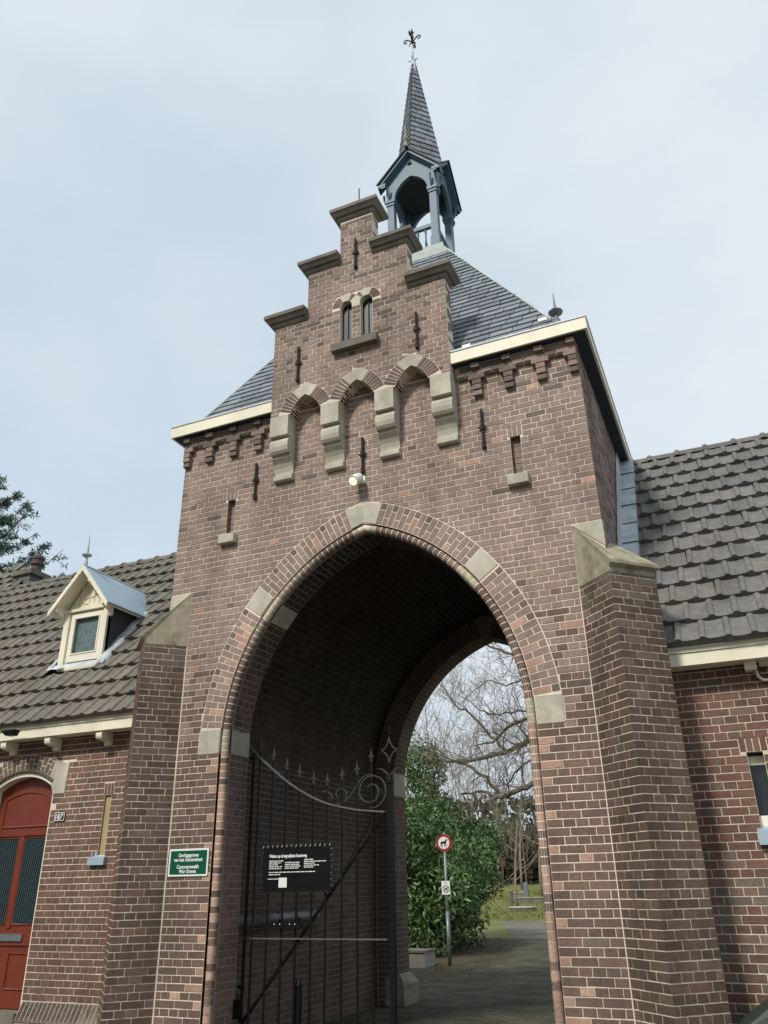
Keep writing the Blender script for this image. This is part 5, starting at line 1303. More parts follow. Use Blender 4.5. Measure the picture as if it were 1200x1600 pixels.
for body, z, dx in (('Oorlogsgraven', 1.800, 0), ('van het Gemenebest', 1.758, 0), ('Commonwealth', 1.692, 0), ('War Graves', 1.650, 0)):
    text_mesh('lettering', body, .047, SG, mx_, z, .0092, M_signw, sg, 'CENTER', .0012, .88)
# house number
nb = onY(94, 1276, WY)
NF = Fr((nb.x, WY - .004, nb.z), (1, 0, 0))
hn = thing('house_number', 'small dark enamel plate with white house number beside the red door', 'number plate', (nb.x, WY - .004, nb.z))
MB().slab(NF, [rrect(-.085, .085, -.055, .055, .012)], 0, .008).build('plate', M_enamel, hn)
MB().slab(NF, [rrect(-.078, .078, -.048, .048, .01), rrect(-.071, .071, -.041, .041, .008)[::-1]], .0082, .0095).build('border', M_signw, hn)
text_mesh('numerals', '187', .088, NF, -.012, -.032, .0095, M_signw, hn, 'CENTER', .002, .92)
text_mesh('numerals', '1', .045, NF, .055, .004, .0095, M_signw, hn, 'CENTER', .001)

# spotlight above the arch
p = onY(556, 752, -.12)
lamp = thing('spotlight', 'small white spotlight, lit, above the keystone of the big arch', 'spotlight', (p.x, -.01, p.z))
ax = Vector((-.15, -.75, -.64)).normalized(); c0 = Vector((p.x + .012, -.07, p.z + .065))
MB().lathe(c0, [(.03, -.03), (.055, -.01), (.06, .02), (.062, .12), (.066, .125), (.066, .14)], 14, ax).build('lamp_housing', M_signw, lamp, smooth=False)
em = bpy.data.materials.new('lamp_light'); em.use_nodes = True; b_ = em.node_tree.nodes['Principled BSDF']; b_.inputs['Base Color'].default_value = (.6, .5, .35, 1); b_.inputs['Emission Color'].default_value = (1, .78, .45, 1); b_.inputs['Emission Strength'].default_value = 1.5
MB().lathe(c0, [(.05, .136), (.045, .147), (.02, .155)], 14, ax).build('lamp_lens', em, lamp, smooth=True)
MB().tube([c0 - ax * .02, (c0.x + .015, -.02, c0.z - .0), (c0.x + .02, .0, c0.z)], .012, 6).build('lamp_arm', M_signw, lamp)
MB().box((c0.x - .015, -.02, c0.z - .05), (c0.x + .055, .002, c0.z + .04)).build('wall_box', M_signw, lamp)

# ================================================================== iron gate
GYP = .5; GF = Fr((0, GYP, 0), (1, 0, 0))
ig = thing('iron_gate', 'black wrought-iron gate leaf with spear tips and scrolls, closing the left half of the archway', 'gate', (-.8, GYP, 0))
def zp(zx, zy): p_ = onY(330 + zx / 3.333, 1120 + zy / 3.333, GYP); return (p_.x, p_.z)
def P3(q_, y=0.): return (q_[0], GYP + y, q_[1])
curve = [zp(*q_) for q_ in ((170, 120), (205, 155), (260, 215), (330, 280), (395, 335), (460, 380), (530, 420), (600, 450), (680, 470), (760, 485), (905, 495))]
def strip(pts, w_, t_, name, parent=ig, mt_=M_iron):
    m = MB(); n = len(pts); vs = []
    for i, (x, z) in enumerate(pts):
        a_ = pts[max(i - 1, 0)]; b_2 = pts[min(i + 1, n - 1)]; dx, dz = b_2[0] - a_[0], b_2[1] - a_[1]; l = math.hypot(dx, dz) or 1; nx_, nz_ = -dz / l, dx / l
        tw = t_[i] if hasattr(t_, '__len__') else t_
        for sx_, sy_ in ((1, -1), (1, 1), (-1, 1), (-1, -1)): vs.append((x + nx_ * sx_ * tw, GYP + sy_ * w_, z + nz_ * sx_ * tw))
    fs = [(4 * i + j, 4 * i + (j + 1) % 4, 4 * i + 4 + (j + 1) % 4, 4 * i + 4 + j) for i in range(n - 1) for j in range(4)] + [(3, 2, 1, 0), (4 * n - 4, 4 * n - 3, 4 * n - 2, 4 * n - 1)]
    m.add(vs, fs); return m.build(name, mt_, parent)
strip(curve, .02, .008, 'top_rail', mt_=M_rail_lit)
def curve_z(x):
    for a_, b_2 in zip(curve[:-1], curve[1:]):
        if a_[0] <= x <= b_2[0]: return a_[1] + (b_2[1] - a_[1]) * (x - a_[0]) / (b_2[0] - a_[0])
    return curve[-1][1]
tips = [(262, 130), (328, 175), (397, 225), (463, 262), (535, 297), (605, 305), (683, 275), (760, 245), (833, 180)]
ZB = .12
for tx, ty in tips:
    x, zt_ = zp(tx, ty)
    bar = MB().tube([P3((x, ZB)), P3((x, zt_ - .09))], .013, 6).build('bar', M_iron, ig)
    t_ = MB(); t_.lathe(P3((x, zt_ - .11)), [(.012, 0), (.014, .02), (.007, .03), (.016, .055), (.010, .08), (.002, .14)], 6)
    for s in (1, -1): t_.tube([P3((x, zt_ - .075)), P3((x + s * .022, zt_ - .055)), P3((x + s * .034, zt_ - .04))], [.006, .006, .003], 4)
    t_.tube([P3((x - .017, curve_z(x) + .0)), P3((x + .017, curve_z(x) + .0))], .012, 4)
    t_.build('spear_tip', M_dull, bar)
mr = zp(145, 1155); mr2 = zp(918, 1160)
strip([(-1.60, mr[1] + .002), (mr2[0], mr2[1])], .016, .006, 'mid_rail', mt_=M_rail_lit)
strip([(-1.60, .16), (mr2[0], .16)], .02, .012, 'bottom_rail')
xh = zp(180, 1150)[0] - .03
MB().tube([P3((-1.585, .05)), P3((-1.585, 2.86))], .017, 8).build('hinge_stile', M_iron, ig)
xp, zpt = zp(930, 330)
MB().box((xp - .023, GYP - .023, .04), (xp + .023, GYP + .023, zpt - .03)).build('lock_post', M_iron, ig)
po = MB(); po.box((xp - .034, GYP - .034, zpt - .03), (xp + .034, GYP + .034, zpt + .0)); po.lathe(P3((xp, zpt)), [(.03, 0), (.02, .03), (.012, .06), (.012, .17)], 8)
po.build('post_cap', M_iron, ig)
zf = zpt + .16
for s in (1, -1):                                           # star finial and side leaves
    strip([(xp, zf), (xp + s * .012, zf + .06), (xp + s * .04, zf + .105), (xp + s * .085, zf + .135)], .006, .0055, 'finial_bar', mt_=M_dull)
    strip([(xp + s * .085, zf + .135), (xp + s * .04, zf + .165), (xp + s * .012, zf + .21), (xp, zf + .27), (xp + s * .001, zf + .37)], .006, .0055, 'finial_bar', mt_=M_dull)
    strip([(xp + s * .01, zpt + .05), (xp + s * .045, zpt + .085), (xp + s * .085, zpt + .115), (xp + s * .125, zpt + .12)], .008, [.005, .006, .006, .003], 'finial_leaf', mt_=M_dull)
# scrolls: measured from the photograph on the gate's own plane
big = [(905, 480), (870, 480), (800, 482)]
def spiral(cx, cz, r0, r1, a0, a1, n=26): return [(cx + (r0 + (r1 - r0) * i / n) * math.cos(a0 + (a1 - a0) * i / n), cz + (r0 + (r1 - r0) * i / n) * math.sin(a0 + (a1 - a0) * i / n)) for i in range(n + 1)]
c1 = zp(838, 385); rb_ = abs(zp(905, 385)[0] - zp(775, 385)[0]) / 2
s1 = spiral(c1[0], c1[1], rb_ * 1.18, rb_ * .98, -PI * .55, PI * .98, 22)
s2 = spiral(c1[0] - .012, c1[1] + .0, rb_ * .98, rb_ * .34, PI * .98, PI * 2.75, 26)
strip(s1 + s2[1:], .011, .0055, 'scroll', mt_=M_dull)
c2 = zp(672, 405); rs_ = abs(zp(708, 405)[0] - zp(632, 405)[0]) / 2
ax0 = spiral(c2[0], c2[1], rs_ * .35, rs_ * 1.15, PI * 3.4, PI * 1.35 , 24)
top = s1[-6:]
link_ = [zp(690, 448), zp(725, 415), zp(760, 360), zp(785, 320), zp(815, 301), zp(840, 300)]
strip(ax0 + link_, .011, .005, 'scroll', mt_=M_dull)
strip([zp(582, 388), zp(600, 385), zp(620, 397), zp(635, 425)], .010, .005, 'scroll', mt_=M_dull)
for q_ in ((640, 432), (660, 405), (668, 425)):
    a_ = zp(*q_); MB().lathe(P3((a_[0], a_[1] - .012)), [(.004, 0), (.012, .012), (.004, .024)], 6).build('knob', M_iron, ig)
# diagonal brace
b0, b1 = zp(905, 497), zp(150, 1600)
m = MB(); m.tube([P3(b0, .025), P3((b0[0] + (b1[0] - b0[0]) * .15, b0[1] + (b1[1] - b0[1]) * .15), .025), P3((b0[0] + (b1[0] - b0[0]) * .5, b0[1] + (b1[1] - b0[1]) * .5), .025), P3(b1, .025)], [.011, .015, .018, .019], 8); m.build('diagonal_brace', M_iron, ig)
b2, b3 = zp(815, 550), zp(640, 880); MB().tube([P3(b2, .05), P3(b3, .05)], .006, 6).build('brace_rod', M_iron, ig)
bx0 = zp(455, 1165); MB().box((bx0[0] - .045, GYP - .04, bx0[1] - .03), (bx0[0] + .05, GYP + .03, bx0[1] - .02)).build('latch', M_iron, ig)
for z in (.62, 2.80):
    MB().tube([(-1.63, GYP, z), (-1.56, GYP, z)], .018, 8).build('hinge', M_iron, ig)
# info board on the gate
bf = Fr((0, GYP - .03, 0), (1, 0, 0))
def zq(zx, zy): p_ = onY(330 + zx / 3.333, 1120 + zy / 3.333, GYP - .04); return (p_.x, p_.z)
i0, i1 = zq(262, 915), zq(625, 667); ix0, iz0, ix1, iz1 = i0[0], i0[1], i1[0], i1[1]
ib = thing('notice_board', 'black notice board with small white printed lines tied to the iron gate', 'notice board', ((ix0 + ix1) / 2, GYP - .04, iz0))
MB().slab(bf, [rrect(ix0, ix1, iz0, iz1, .035)], 0, .012).build('board_panel', M_black, ib)
text_mesh('title', 'Welkom op de begraafplaats Soesterweg', .043, bf, ix0 + (ix1 - ix0) * .10, iz1 - (iz1 - iz0) * .24, .0135, M_signw, ib, 'LEFT', .0012, (ix1 - ix0) * .62 / .80)
def words(x0, x1, z, h):
    m = MB(); x = x0
    while x < x1:
        w_ = min(random.uniform(.018, .06), x1 - x)
        if w_ > .008: m.fbox(bf, x, x + w_, z, z + h, .0125, .0135)
        x += w_ + .007
    m.build('printed_line', M_signw, ib, kind='stuff')
W_, H_ = ix1 - ix0, iz1 - iz0
for k in range(5): words(ix0 + W_ * .10, ix0 + W_ * (.31 - .03 * (k % 3)), iz1 - H_ * (.325 + .042 * k), .008)
for k in range(4): words(ix0 + W_ * .335, ix0 + W_ * (.56 - .015 * (k % 2)), iz1 - H_ * (.365 + .042 * k), .008)
for k in range(5): words(ix0 + W_ * .615, ix0 + W_ * (.76, .93, .77, .83, .75)[k], iz1 - H_ * (.31 + .042 * k), .008)
words(ix0 + W_ * .10, ix0 + W_ * .79, iz1 - H_ * .575, .008); words(ix0 + W_ * .10, ix0 + W_ * .27, iz1 - H_ * .625, .008); words(ix0 + W_ * .09, ix0 + W_ * .24, iz1 - H_ * .72, .007)
MB().fbox(bf, ix0 + W_ * .25, ix0 + W_ * .37, iz1 - H_ * .90, iz1 - H_ * .685, .0125, .0135).build('white_label', M_signw, ib)
wire = MB()
for k in range(44):                                         # thin lashing along the board's edge
    t = k / 44; per = 2 * (W_ + H_); s_ = t * per
    if s_ < W_: x, z, dx, dz = ix0 + s_, iz1, .0, .012
    elif s_ < W_ + H_: x, z, dx, dz = ix1, iz1 - (s_ - W_), .012, 0
    elif s_ < 2 * W_ + H_: x, z, dx, dz = ix1 - (s_ - W_ - H_), iz0, 0, -.012
    else: x, z, dx, dz = ix0, iz0 + (s_ - 2 * W_ - H_), -.012, 0
    wire.tube([bf.p(x - dx * .6, z - dz * .6, .014), bf.p(x + dx + .004, z + dz + .004, .004)], .0028, 4)
wire.build('edge_lashing', M_steel, ib, kind='stuff')
# dark box below the board
k0, k1 = zq(315, 1102), zq(467, 1070)
lbx = thing('mail_box', 'narrow black metal box with four rivets on the gate below the notice board', 'box', ((k0[0] + k1[0]) / 2, GYP - .03, k0[1]))
MB().box((k0[0], GYP - .06, k0[1]), (k1[0], GYP - .012, k1[1])).build('box_body', M_iron, lbx)
for f_ in (.12, .31, .65, .83): MB().lathe((k0[0] + (k1[0] - k0[0]) * f_, GYP - .06, (k0[1] + k1[1]) / 2 + .01), [(.006, 0), (.005, .004), (.001, .006)], 8, (0, -1, 0)).build('rivet', M_signw, lbx)
# metal tube along the tunnel wall
a_ = onX(372, 1432, -1.83); b_2 = onX(492, 1436, -1.83)
tb = thing('steel_tube', 'thick grey metal tube with dark bands, lying along the dark tunnel wall behind the gate', 'tube', (-1.83, a_.y, 1.1))
zt_ = (a_.z + b_2.z) / 2
MB().tube([(-1.83, a_.y - .15, zt_), (-1.83, b_2.y, zt_)], .068, 14).build('tube_body', M_steel, tb, smooth=True)
for f_ in (.45, .7, .93):
    y = a_.y + (b_2.y - a_.y) * f_; MB().tube([(-1.83, y - .03, zt_), (-1.83, y + .03, zt_)], .072, 14).build('band', M_black, tb)
    MB().box((-1.95, y - .02, zt_ - .03), (-1.86, y + .02, zt_ + .03)).build('wall_bracket', M_black, tb)
# drop bolt post behind the gate
q0 = zp(428, 1370); q1 = zp(465, 1600)
tag(MB().tube([(q0[0] + .02, GYP + .06, 0), (q0[0] + .02, GYP + .06, q0[1] - .05), (q0[0] + .03, GYP + .06, q0[1])], [.045, .04, .02], 10).build('gate_stop', M_iron), 'short black iron stop standing behind the lower gate bars', 'gate stop')
gp = onX(357, 1580, -1.6)
tag(MB().box((-1.625, .40, .36), (-1.54, .46, .52)).tube([(-1.57, .41, .52), (-1.57, .41, .57)], .012, 6).build('gate_catch', M_iron), 'small black iron catch on the left jamb at the foot of the gate', 'catch')

# ================================================================== traffic signs
f0 = onZ(703, 1510, 0)
ts = thing('dog_sign_post', 'grey post with round red-rimmed dog sign and small white plate, in front of the laurel', 'sign', (f0.x, f0.y, 0))
def sp3(x, y): return onY(x, y, f0.y)
tp_ = sp3(694, 1302); TSF = Fr((f0.x, f0.y - .032, 0), (CAM.y - f0.y and 1, .12, 0))
MB().tube([(f0.x, f0.y, 0), (f0.x, f0.y, tp_.z + .02)], .03, 10).build('post', M_steel, ts, smooth=True)
MB().tube([(f0.x, f0.y, 0), (f0.x, f0.y, 1.0)], .038, 10).build('post_sleeve', M_steel, ts, smooth=True)
cz = sp3(697, 1317).z; RR = .165
def circ(r, cz_, n=28, cu_=0.): return [(cu_ + r * math.cos(2 * PI * i / n), cz_ + r * math.sin(2 * PI * i / n)) for i in range(n)]
MB().slab(TSF, [circ(RR, cz)], 0, .006).build('sign_disc', M_signred, ts)
MB().slab(TSF, [circ(RR * .74, cz)], .0065, .008).build('sign_face', M_signw, ts)
dog = [(-.55, -.05), (-.50, .12), (-.40, .18), (.05, .20), (.22, .34), (.34, .50), (.40, .62), (.46, .52), (.66, .44), (.64, .36), (.48, .34), (.40, .14), (.36, -.02), (.40, -.30), (.42, -.62), (.33, -.62), (.28, -.28), (.20, -.10), (.16, -.30), (.18, -.62), (.09, -.62), (.06, -.12), (-.18, -.06), (-.24, -.28), (-.16, -.62), (-.26, -.62), (-.34, -.28), (-.40, -.12), (-.44, -.30), (-.40, -.62), (-.50, -.62), (-.54, -.26), (-.47, -.02)]
MB().slab(TSF, [[(u * .135, cz + v * .135) for u, v in dog][::-1]], .0085, .010).build('dog_symbol', M_black, ts)
pz = sp3(699, 1387).z
MB().slab(TSF, [rrect(-.09, .09, pz - .13, pz + .13, .008)], 0, .005).build('sign_plate', M_signw, ts)
MB().slab(TSF, [circ(.07, pz - .025, 24, .005), circ(.058, pz - .025, 24, .005)[::-1]], .0055, .007).build('ban_ring', M_black, ts)
MB().slab(TSF, [[(u * .07 + .005, pz - .025 + v * .07) for u, v in dog][::-1]], .0055, .0068).build('dog_symbol', M_black, ts)
MB().slab(TSF, [[(-.04, pz + .022), (-.047, pz + .015), (.05, pz - .072), (.057, pz - .065)][::-1]], .0055, .0078).build('ban_slash', M_black, ts)
MB().fbox(TSF, -.025, .025, pz + .085, pz + .098, .005, .007).build('clip_mark', M_black, ts)

# ================================================================== low things beyond the gate
lo = onZ(655, 1513, 0)
ls = thing('stone_box', 'low white stone block with dark patterned rim beside the left rear jamb', 'stone block', (lo.x - .15, lo.y, 0))
MB().box((lo.x - .7, lo.y, 0), (lo.x + .12, lo.y + .6, .27)).build('stone_body', mat('pale_stone', lin((150, 146, 136)), .8, noise=.12, nscale=8, bump=.2, bscale=50), ls)
MB().box((lo.x - .73, lo.y - .03, .275), (lo.x + .15, lo.y + .63, .31)).build('stone_lid', M_coping, ls)
# graves on the far lawn
def gz(y): return terrain(y)
hs = onY(822, 1401, 40)
tag(MB().add([(hs.x - .12, 40, gz(40)), (hs.x + .12, 40, gz(40)), (hs.x + .12, 40.15, gz(40)), (hs.x - .12, 40.15, gz(40)), (hs.x - .12, 40, gz(40) + .88), (hs.x + .12, 40, gz(40) + .88), (hs.x + .12, 40.15, gz(40) + .88), (hs.x - .12, 40.15, gz(40) + .88), (hs.x - .06, 40, gz(40) + .95), (hs.x + .06, 40, gz(40) + .95), (hs.x + .06, 40.15, gz(40) + .95), (hs.x - .06, 40.15, gz(40) + .95)],
     [(0, 1, 5, 4), (1, 2, 6, 5), (2, 3, 7, 6), (3, 0, 4, 7), (4, 5, 9, 8), (5, 6, 10, 9), (6, 7, 11, 10), (7, 4, 8, 11), (8, 9, 10, 11)]).build('headstone', M_steel), 'slim grey upright headstone on the far lawn beyond the laurel', 'headstone')
for (x0, y0, x1, yy, h, lab) in ((800, 1402, 868, 39, .22, 'long low dark stone kerb of a grave in front of the slim headstone'), (797, 1391, 820, 44, .24, 'low stone kerb left of the slim headstone, furthest away'), (795, 1415, 830, 35, .14, 'flat pale grave slab nearest the path')):
    a_ = onY(x0, y0, yy); b_2 = onY(x1, y0, yy); t_ = terrain(yy)
    m = MB().box((a_.x, yy, t_ - .1), (b_2.x, yy + .9, t_ + h)); m.box((a_.x - .04, yy - .04, t_ + h + .002), (b_2.x + .04, yy + .94, t_ + h + .06))
    g_ = thing('grave_kerb', lab, 'grave', (a_.x, yy, t_), 'graves on the far lawn')
    MB().box((a_.x, yy, t_ - .1), (b_2.x, yy + .9, t_ + h)).build('kerb_base', M_coping, g_); MB().box((a_.x - .04, yy - .04, t_ + h), (b_2.x + .04, yy + .94, t_ + h + .06)).build('kerb_top', M_cap if h > .2 else M_stone, g_)
a_ = onY(799, 1408, 37)
tag(MB().box((a_.x - .07, 37, terrain(37)), (a_.x + .07, 37.14, terrain(37) + .7)).box((a_.x - .085, 36.985, terrain(37) + .7), (a_.x + .085, 37.155, terrain(37) + .74)).build('grave_post', M_bark), 'short dark post at the edge of the far lawn beside the laurel', 'post')

# green bin at the right foot of the buttress
bn = thing('garden_bin', 'dark green plastic bin with sloping lid in the bottom right corner', 'bin', (3.28, -.05, 0))
bb = MB(); bb.add([(2.98, -.33, 0), (3.58, -.33, 0), (3.58, .25, 0), (2.98, .25, 0), (2.99, -.38, .50), (3.63, -.38, .50), (3.63, .3, .50), (2.99, .3, .50)], [(0, 1, 5, 4), (1, 2, 6, 5), (2, 3, 7, 6), (3, 0, 4, 7), (3, 2, 1, 0)]); bb.build('bin_body', M_bin, bn)
ld = MB(); ld.add([(2.97, -.4, .50), (3.65, -.4, .50), (3.65, .32, .50), (2.97, .32, .50), (2.97, -.4, .54), (3.65, -.4, .54), (3.65, .32, .54), (2.97, .32, .54), (3.30, -.34, .76), (3.46, -.34, .79), (3.46, .26, .79), (3.30, .26, .76)],
    [(0, 1, 5, 4), (1, 2, 6, 5), (2, 3, 7, 6), (3, 0, 4, 7), (4, 5, 9, 8), (5, 6, 10, 9), (6, 7, 11, 10), (7, 4, 8, 11), (8, 9, 10, 11)]); ld.build('bin_lid', M_bin, bn)
# ================================================================== vegetation
def leaves_mesh(name, centers, size, asp, tints, mat_, parent, rng, droop=.3, kind=None, updir=None):
    n = len(centers); c = np.asarray(centers)
    d = rng.normal(size=(n, 3)); 
    if updir is not None: d = d * .8 + np.asarray(updir)
    d[:, 2] -= droop; d /= np.linalg.norm(d, axis=1)[:, None]
    s = np.cross(d, rng.normal(size=(n, 3))); s /= np.linalg.norm(s, axis=1)[:, None] + 1e-9; nn = np.cross(s, d)
    L_ = size * rng.uniform(.6, 1.25, n)[:, None]; W_ = L_ * asp
    v = np.stack([c, c + d * L_ * .45 + s * W_ - nn * L_ * .06, c + d * L_ + nn * -.12 * L_, c + d * L_ * .45 - s * W_ - nn * L_ * .06, c + d * L_ * .5 + nn * .03 * L_], 1).reshape(-1, 3)
    f = np.array([[0, 1, 4], [1, 2, 4], [2, 3, 4], [3, 0, 4]]); fs = (f[None] + 5 * np.arange(n)[:, None, None]).reshape(-1, 3)
    me = bpy.data.meshes.new(name); me.vertices.add(len(v)); me.vertices.foreach_set('co', v.ravel().astype(np.float32)); me.loops.add(fs.size); me.loops.foreach_set('vertex_index', fs.ravel().astype(np.int32))
    me.polygons.add(len(fs)); me.polygons.foreach_set('loop_start', np.arange(0, fs.size, 3, dtype=np.int32)); me.update(calc_edges=True)
    at = me.color_attributes.new('tint', 'FLOAT_COLOR', 'CORNER'); t = np.ones((n, 12, 4), np.float32); t[:, :, :3] = np.asarray(tints)[:, None, :]; at.data.foreach_set('color', t.ravel())
    me.polygons.foreach_set('use_smooth', [True] * len(fs)); me.validate()
    return link(name, me, mat_, parent, kind=kind)

def blob_points(rng, blobs, n, shell=.35):
    vol = np.array([b[3] * b[4] * b[5] for b in blobs]) ** .67; pr_ = vol / vol.sum(); idx = rng.choice(len(blobs), n, p=pr_); B = np.array(blobs)[idx]
    d = rng.normal(size=(n, 3)); d /= np.linalg.norm(d, axis=1)[:, None]; r = 1 - shell * rng.uniform(0, 1, n) ** 1.5
    return B[:, :3] + d * B[:, 3:6] * r[:, None] + rng.normal(size=(n, 3)) * .05, idx

rng = np.random.default_rng(3)
# laurel thicket seen through the arch
def shrub(name, label, base, blobs, n, size, asp, col_rng, cat='shrub', stems=14, mat_=None, grp=None):
    t = thing(name, label, cat, base, grp)
    pts, idx = blob_points(rng, blobs, n); pts[:, 2] = np.maximum(pts[:, 2], .05)
    jt = rng.uniform(col_rng[0], col_rng[1], n); hue = rng.uniform(.85, 1.2, n)
    tint = np.stack([jt * hue, jt, jt * rng.uniform(.75, 1.05, n)], 1)
    leaves_mesh('foliage', pts, size, asp, tint, mat_ or M_leaf, t, rng, .35)
    m = MB(); r_ = random.Random(5)
    for k in range(stems):
        b_ = blobs[k % len(blobs)]; p0 = Vector((base[0] + r_.uniform(-.5, .5), base[1] + r_.uniform(-.5, .5), 0)); p1 = Vector((b_[0] + r_.uniform(-.4, .4) * b_[3], b_[1] + r_.uniform(-.4, .4) * b_[4], b_[2] + r_.uniform(-.2, .6) * b_[5])); md = p0.lerp(p1, .5) + Vector((r_.uniform(-.2, .2), r_.uniform(-.2, .2), .2))
        m.tube([p0, md, p1], [.04, .028, .012], 5)
    m.build('stems', M_bark, t); return t
lb_ = []
rr_ = random.Random(11)
for k in range(44):
    y = rr_.uniform(11.6, 18.8); f_ = (y - 11.6) / 7.2; z = rr_.uniform(.45, 3.2 - .35 * f_); x = -4.2 - .35 * f_ + rr_.uniform(-1.3, .55) - .3 * max(0, z - 1.7)
    lb_.append((x, y, z, rr_.uniform(.5, .85), rr_.uniform(.5, .9), rr_.uniform(.5, .85)))
shrub('laurel_bush', 'large dark green laurel bush seen through the arch behind the dog sign', (-4.9, 14.5, 0), lb_, 34000, .17, .17, (.55, 2.0))
hb = []
for k in range(15):
    hb.append((-6.1 + rr_.uniform(-1.2, .75), 17.8 + rr_.uniform(-1.0, 1.0), rr_.uniform(2.6, 5.5), rr_.uniform(.5, .9), rr_.uniform(.5, .9), rr_.uniform(.5, .9)))
shrub('holly_tree', 'tall dark holly rising above the laurel at the left edge of the arch opening', (-6.3, 17.8, 0), hb, 7500, .13, .24, (.55, 1.5), 'tree', 10)

# bare trees
def bare_tree(name, label, base, height, rad, seed, lean=(0, 0), depth=5, spread=.8, grp=None, n0=9, twig=1.0, mat_=M_bark, lowbranch=.22, upright=.25):
    r_ = random.Random(seed); t = thing(name, label, 'tree', base, grp); tm, bm, tw = MB(), MB(), MB()
    B = Vector(base); pts = []; rads = []; p = B.copy(); d = Vector((lean[0], lean[1], 1)).normalized()
    n = 9
    for i in range(n + 1):
        pts.append(p.copy()); rads.append(rad * (1 - .86 * i / n)); d = (d + Vector((r_.uniform(-.09, .09), r_.uniform(-.09, .09), 0))).normalized(); p = p + d * height / n
    tm.tube(pts, rads, 9); tm.build('trunk', mat_, t, smooth=True)
    def grow(p, d, ln, rd, lv):
        k = 5 if lv < 2 else 4; pp = [p.copy()]; rr2 = [rd]; q = p.copy(); dd = d.copy()
        for i in range(k):
            dd = (dd + Vector((r_.gauss(0, .16), r_.gauss(0, .16), r_.gauss(0, .12) + upright * .16))).normalized(); q = q + dd * ln / k; pp.append(q.copy()); rr2.append(max(rd * (1 - .75 * (i + 1) / k), .004))
        (bm if lv < 2 else tw).tube(pp, rr2, 6 if lv < 1 else 5 if lv < 2 else 3, cap=False)
        if lv >= depth: return
        nb_ = 5 if lv < 2 else 4
        for i in range(nb_):
            f_ = r_.uniform(.25, 1.0); j = min(int(f_ * k), k - 1); o = pp[j].lerp(pp[j + 1], f_ * k - j if f_ < 1 else 1)
            side = Vector((r_.gauss(0, 1), r_.gauss(0, 1), r_.gauss(.15, .7))); side = (side - dd * side.dot(dd)).normalized()
            nd = (dd * r_.uniform(.5, 1.0) + side * spread).normalized(); grow(o, nd, ln * r_.uniform(.42, .66), max(rr2[j] * .6, .004), lv + 1)
    for i in range(n0):
        f_ = lowbranch + (1 - lowbranch) * i / n0; j = min(int(f_ * n), n - 1); o = pts[j].lerp(pts[j + 1], f_ * n - j); an = i * 2.4 + r_.uniform(-.4, .4)
        nd = Vector((math.cos(an), math.sin(an), r_.uniform(.1, .6))).normalized(); grow(o, nd, height * r_.uniform(.28, .42) * (1.1 - .55 * f_), rads[j] * .5, 1)
    bm.build('branches', mat_, t); tw.build('twigs', M_grey if mat_ is not M_bark else M_twig, t, kind='stuff'); return t, grow, bm, tw, r_
# the big tree whose limbs reach in from the right: trunk stands behind the right jamb
tr = thing('old_bare_tree', 'old bare tree whose crooked limbs reach in from the right edge of the arch', 'tree', (-.9, 16, 0))
r_ = random.Random(21); tm, bm, tw = MB(), MB(), MB()
tm.tube([(-.9, 16, 0), (-.85, 16, 1.2), (-.95, 16.05, 2.6), (-.8, 16, 4.2), (-.9, 16.1, 6.2), (-.6, 16, 8.5), (-.7, 16.1, 11)], [.42, .33, .29, .26, .2, .13, .05], 10)
tm.build('trunk', M_bark, tr, smooth=True)
def sub(p, d, ln, rd, lv, maxlv=4, up=.05):
    k = 5; pp = [p.copy()]; rs = [rd]; q = p.copy(); dd = d.copy()
    for i in range(k):
        dd = (dd + Vector((r_.gauss(0, .2), r_.gauss(0, .2), r_.gauss(0, .2) + up))).normalized(); q = q + dd * ln / k; pp.append(q.copy()); rs.append(max(rd * (1 - .78 * (i + 1) / k), .0035))
    (bm if lv < 2 else tw).tube(pp, rs, 5 if lv < 2 else 3, cap=False)
    if lv >= maxlv: return
    for i in range(5 if lv < 3 else 4):
        f_ = r_.uniform(.2, 1); j = min(int(f_ * k), k - 1); o = pp[j].lerp(pp[j + 1], min(1, f_ * k - j)); s_ = Vector((r_.gauss(0, 1), r_.gauss(0, 1), r_.gauss(.1, .9))); s_ = (s_ - dd * s_.dot(dd)).normalized()
        sub(o, (dd * r_.uniform(.4, 1) + s_ * .9).normalized(), ln * r_.uniform(.45, .68), max(rs[j] * .6, .0035), lv + 1, maxlv, up)
limbs = [[(875, 1125), (835, 1150), (800, 1172), (745, 1186), (700, 1190), (655, 1178)], [(880, 1100), (830, 1120), (795, 1135), (770, 1160), (740, 1165)], [(880, 1215), (832, 1226), (800, 1240), (785, 1247), (755, 1238), (720, 1240)], [(780, 1243), (760, 1215), (735, 1198), (705, 1187), (670, 1160)],
         [(885, 1020), (800, 1022), (765, 1010), (742, 990), (735, 960)], [(880, 1105), (820, 1110), (780, 1118), (750, 1110), (715, 1085)], [(790, 1176), (770, 1150), (740, 1120), (715, 1105), (690, 1070)], [(885, 1060), (820, 1062), (790, 1070), (760, 1062), (720, 1100)], [(875, 1170), (840, 1180), (815, 1195), (795, 1225), (775, 1228)]]
